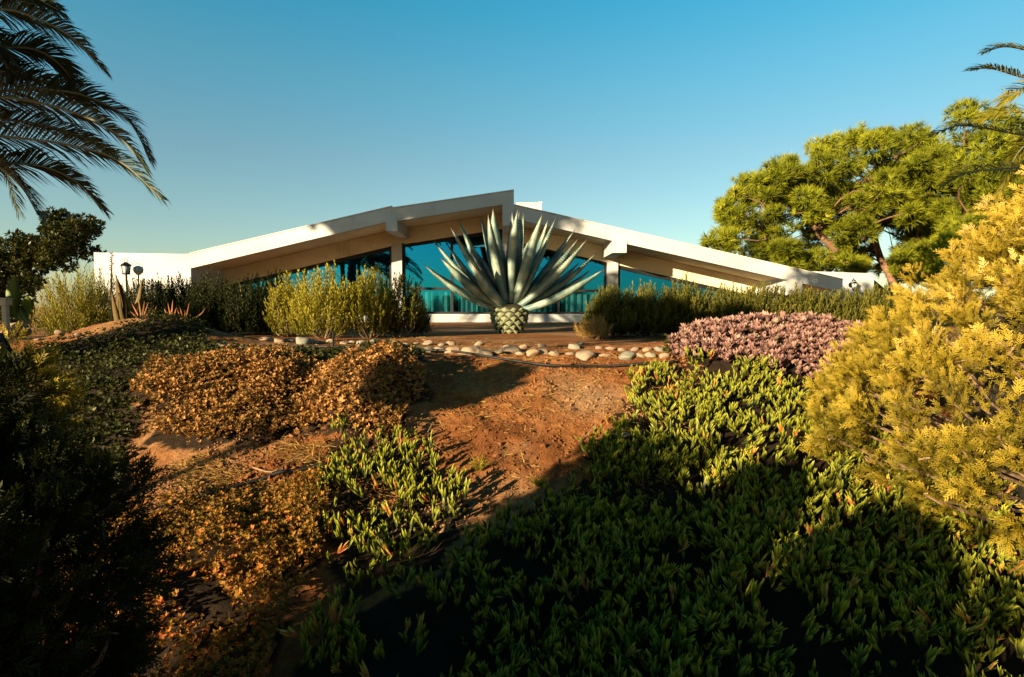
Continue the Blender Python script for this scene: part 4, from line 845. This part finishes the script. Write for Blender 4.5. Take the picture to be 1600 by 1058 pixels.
# ------------------------------------------------------------------ palms
def frond(parent, P, maxL, m, roll, name='frond', n=64, droop=.25, tone=(0, 1), w=.032, ang=(62, 20)):
    Q = spline(P, n); t_ = nrm(np.gradient(Q, axis=0)); a = Acc(); tube(a, Q[::2], np.linspace(.028, .006, len(Q[::2])), 5); f = a.build(name, M['rachis'], parent)
    ac = Acc(); V = []; B = []; A_ = []
    nl = n * 2
    L = np.linalg.norm(np.diff(Q, axis=0), axis=1).sum()
    for k in range(nl):
        u = .03 + .96 * k / nl; i = min(int(u * (n - 1)), n - 2); p = Q[i] + (Q[i + 1] - Q[i]) * (u * (n - 1) - i); t = t_[i]
        hor = nrm(np.cross(t, [0, 0, 1.0])); up = np.cross(hor, t)
        for s in (-1, 1):
            sd = hor * s * math.cos(roll) + up * s * math.sin(roll); nn_ = nrm(np.cross(sd, t)) * (1 if np.cross(sd, t)[2] > 0 else -1)
            an = R(np.interp(u, [0, 1], ang) + random.uniform(-6, 6)); l = maxL * np.interp(u, [0, .15, .5, .8, 1], [.45, .8, 1, .75, .32]) * random.uniform(.85, 1.1)
            d = nrm(sd * math.sin(an) + t * math.cos(an) + nn_ * random.uniform(.1, .35)); mid = p + d * l * .5; end = p + d * l + np.array([0, 0, -droop * l * random.uniform(.5, 1.2)])
            wv = nrm(np.cross(d, nn_ + .8 * rdir(1)[0] * .5)) * w / 2
            V += [p - wv * .6, p + wv * .6, mid + wv, end, mid - wv]; B += [0, 0, .5, 1, .5]; A_ += [tone[0] + (tone[1] - tone[0]) * random.random()] * 5
    k = len(V) // 5; I_ = np.arange(k) * 5; Fq = np.stack([I_, I_ + 1, I_ + 2, I_ + 4], -1); Ft = np.stack([I_ + 4, I_ + 2, I_ + 3], -1); ac.add(V, [Fq, Ft], A_, B); ac.build('leaflets', m, f); return f
def palm(centre, label, fronds, m, maxL, Yr, extra=14, fl=2.6, hidden_dir=None, w=.032, tr_r=.22, n=64, group=None):
    c = np.array(centre); z0 = float(T(c[0], c[1])); e = empty('palm_tree', (c[0], c[1], z0)); tag(e, label, 'palm tree', group); off = np.array([c[0], c[1], z0])
    for pts, dY, roll in fronds:
        P = [c - off]
        for i, (x, y) in enumerate(pts): P.append(at(x, y, Yr + dY * (i + 1) / len(pts)) - off)
        frond(e, P, maxL, m, roll, w=w, n=n)
    for k in range(extra):
        th = hidden_dir[0] + (hidden_dir[1] - hidden_dir[0]) * k / max(1, extra - 1) + random.uniform(-.1, .1); el = random.uniform(.0, .9); h = np.array([math.cos(th), math.sin(th), 0])
        P = [c - off, c - off + h * fl * .4 * math.cos(el) + np.array([0, 0, fl * .4 * math.sin(el) + .1]), c - off + h * fl * .8 * math.cos(el * .8) + np.array([0, 0, fl * .45 * math.sin(el)]), c - off + h * fl * math.cos(el * .7) + np.array([0, 0, fl * (.3 * math.sin(el) - .3)])]
        frond(e, P, maxL, m, random.uniform(-.5, .5), w=w, n=40)
    a = Acc(); H = c[2] - z0; zz_ = np.linspace(-.1, H, 26); tube(a, [[0, 0, z] for z in zz_], [tr_r * (1 + (.10 if i % 2 else 0)) for i in range(26)], 12); a.build('trunk', M['bark_dark'], e); return e
FR = [([(-60, -30), (0, -14), (45, -8), (95, 18)], -.2, .9), ([(-60, 20), (0, 15), (43, 23), (109, 56), (166, 113)], -.4, .8), ([(-60, 80), (10, 74), (56, 78), (90, 98), (114, 126)], .9, .7), ([(-40, 150), (40, 140), (93, 142), (139, 152), (198, 185), (238, 255)], .6, .6), ([(-70, 160), (0, 152), (66, 162), (132, 182), (185, 212), (230, 267)], -.4, .8),
      ([(-70, 205), (0, 213), (99, 225), (185, 251), (258, 316)], -.2, .9), ([(-70, 235), (0, 253), (66, 260), (119, 284), (165, 331)], .2, .8), ([(-60, 235), (0, 262), (33, 291), (60, 337)], -.4, .7), ([(-60, 170), (0, 185), (70, 196), (130, 215), (180, 245)], .9, .5), ([(-80, 130), (-20, 112), (40, 118), (100, 140), (150, 175)], .7, .5), ([(-60, 60), (-30, 50), (0, 85), (14, 110)], .3, .6)]
palm(at(-150, 190, 8.0), 'date palm with dark arching fronds reaching in at the upper left', FR, M['palm'], .50, 8.0, extra=16, hidden_dir=(1.9, 5.6), fl=3.2, w=.022)
FR2 = [([(1680, 95), (1620, 82), (1572, 73), (1538, 82)], .2, .5), ([(1680, 135), (1600, 121), (1548, 107), (1513, 111)], -.2, .4), ([(1680, 190), (1600, 176), (1560, 178), (1529, 192)], .3, .6), ([(1680, 215), (1600, 211), (1532, 199), (1493, 197), (1450, 213)], -.3, .5), ([(1690, 250), (1640, 258), (1576, 263), (1509, 270), (1468, 292)], .2, .7), ([(1690, 150), (1620, 135), (1585, 148), (1570, 160)], .3, .6)]
palm(at(1790, 180, 11.0), 'sunlit palm with yellow green fronds entering at the upper right', FR2, M['palm_sun'], .46, 11.0, extra=10, hidden_dir=(-1.2, 1.4), fl=3.6, w=.028, n=44)
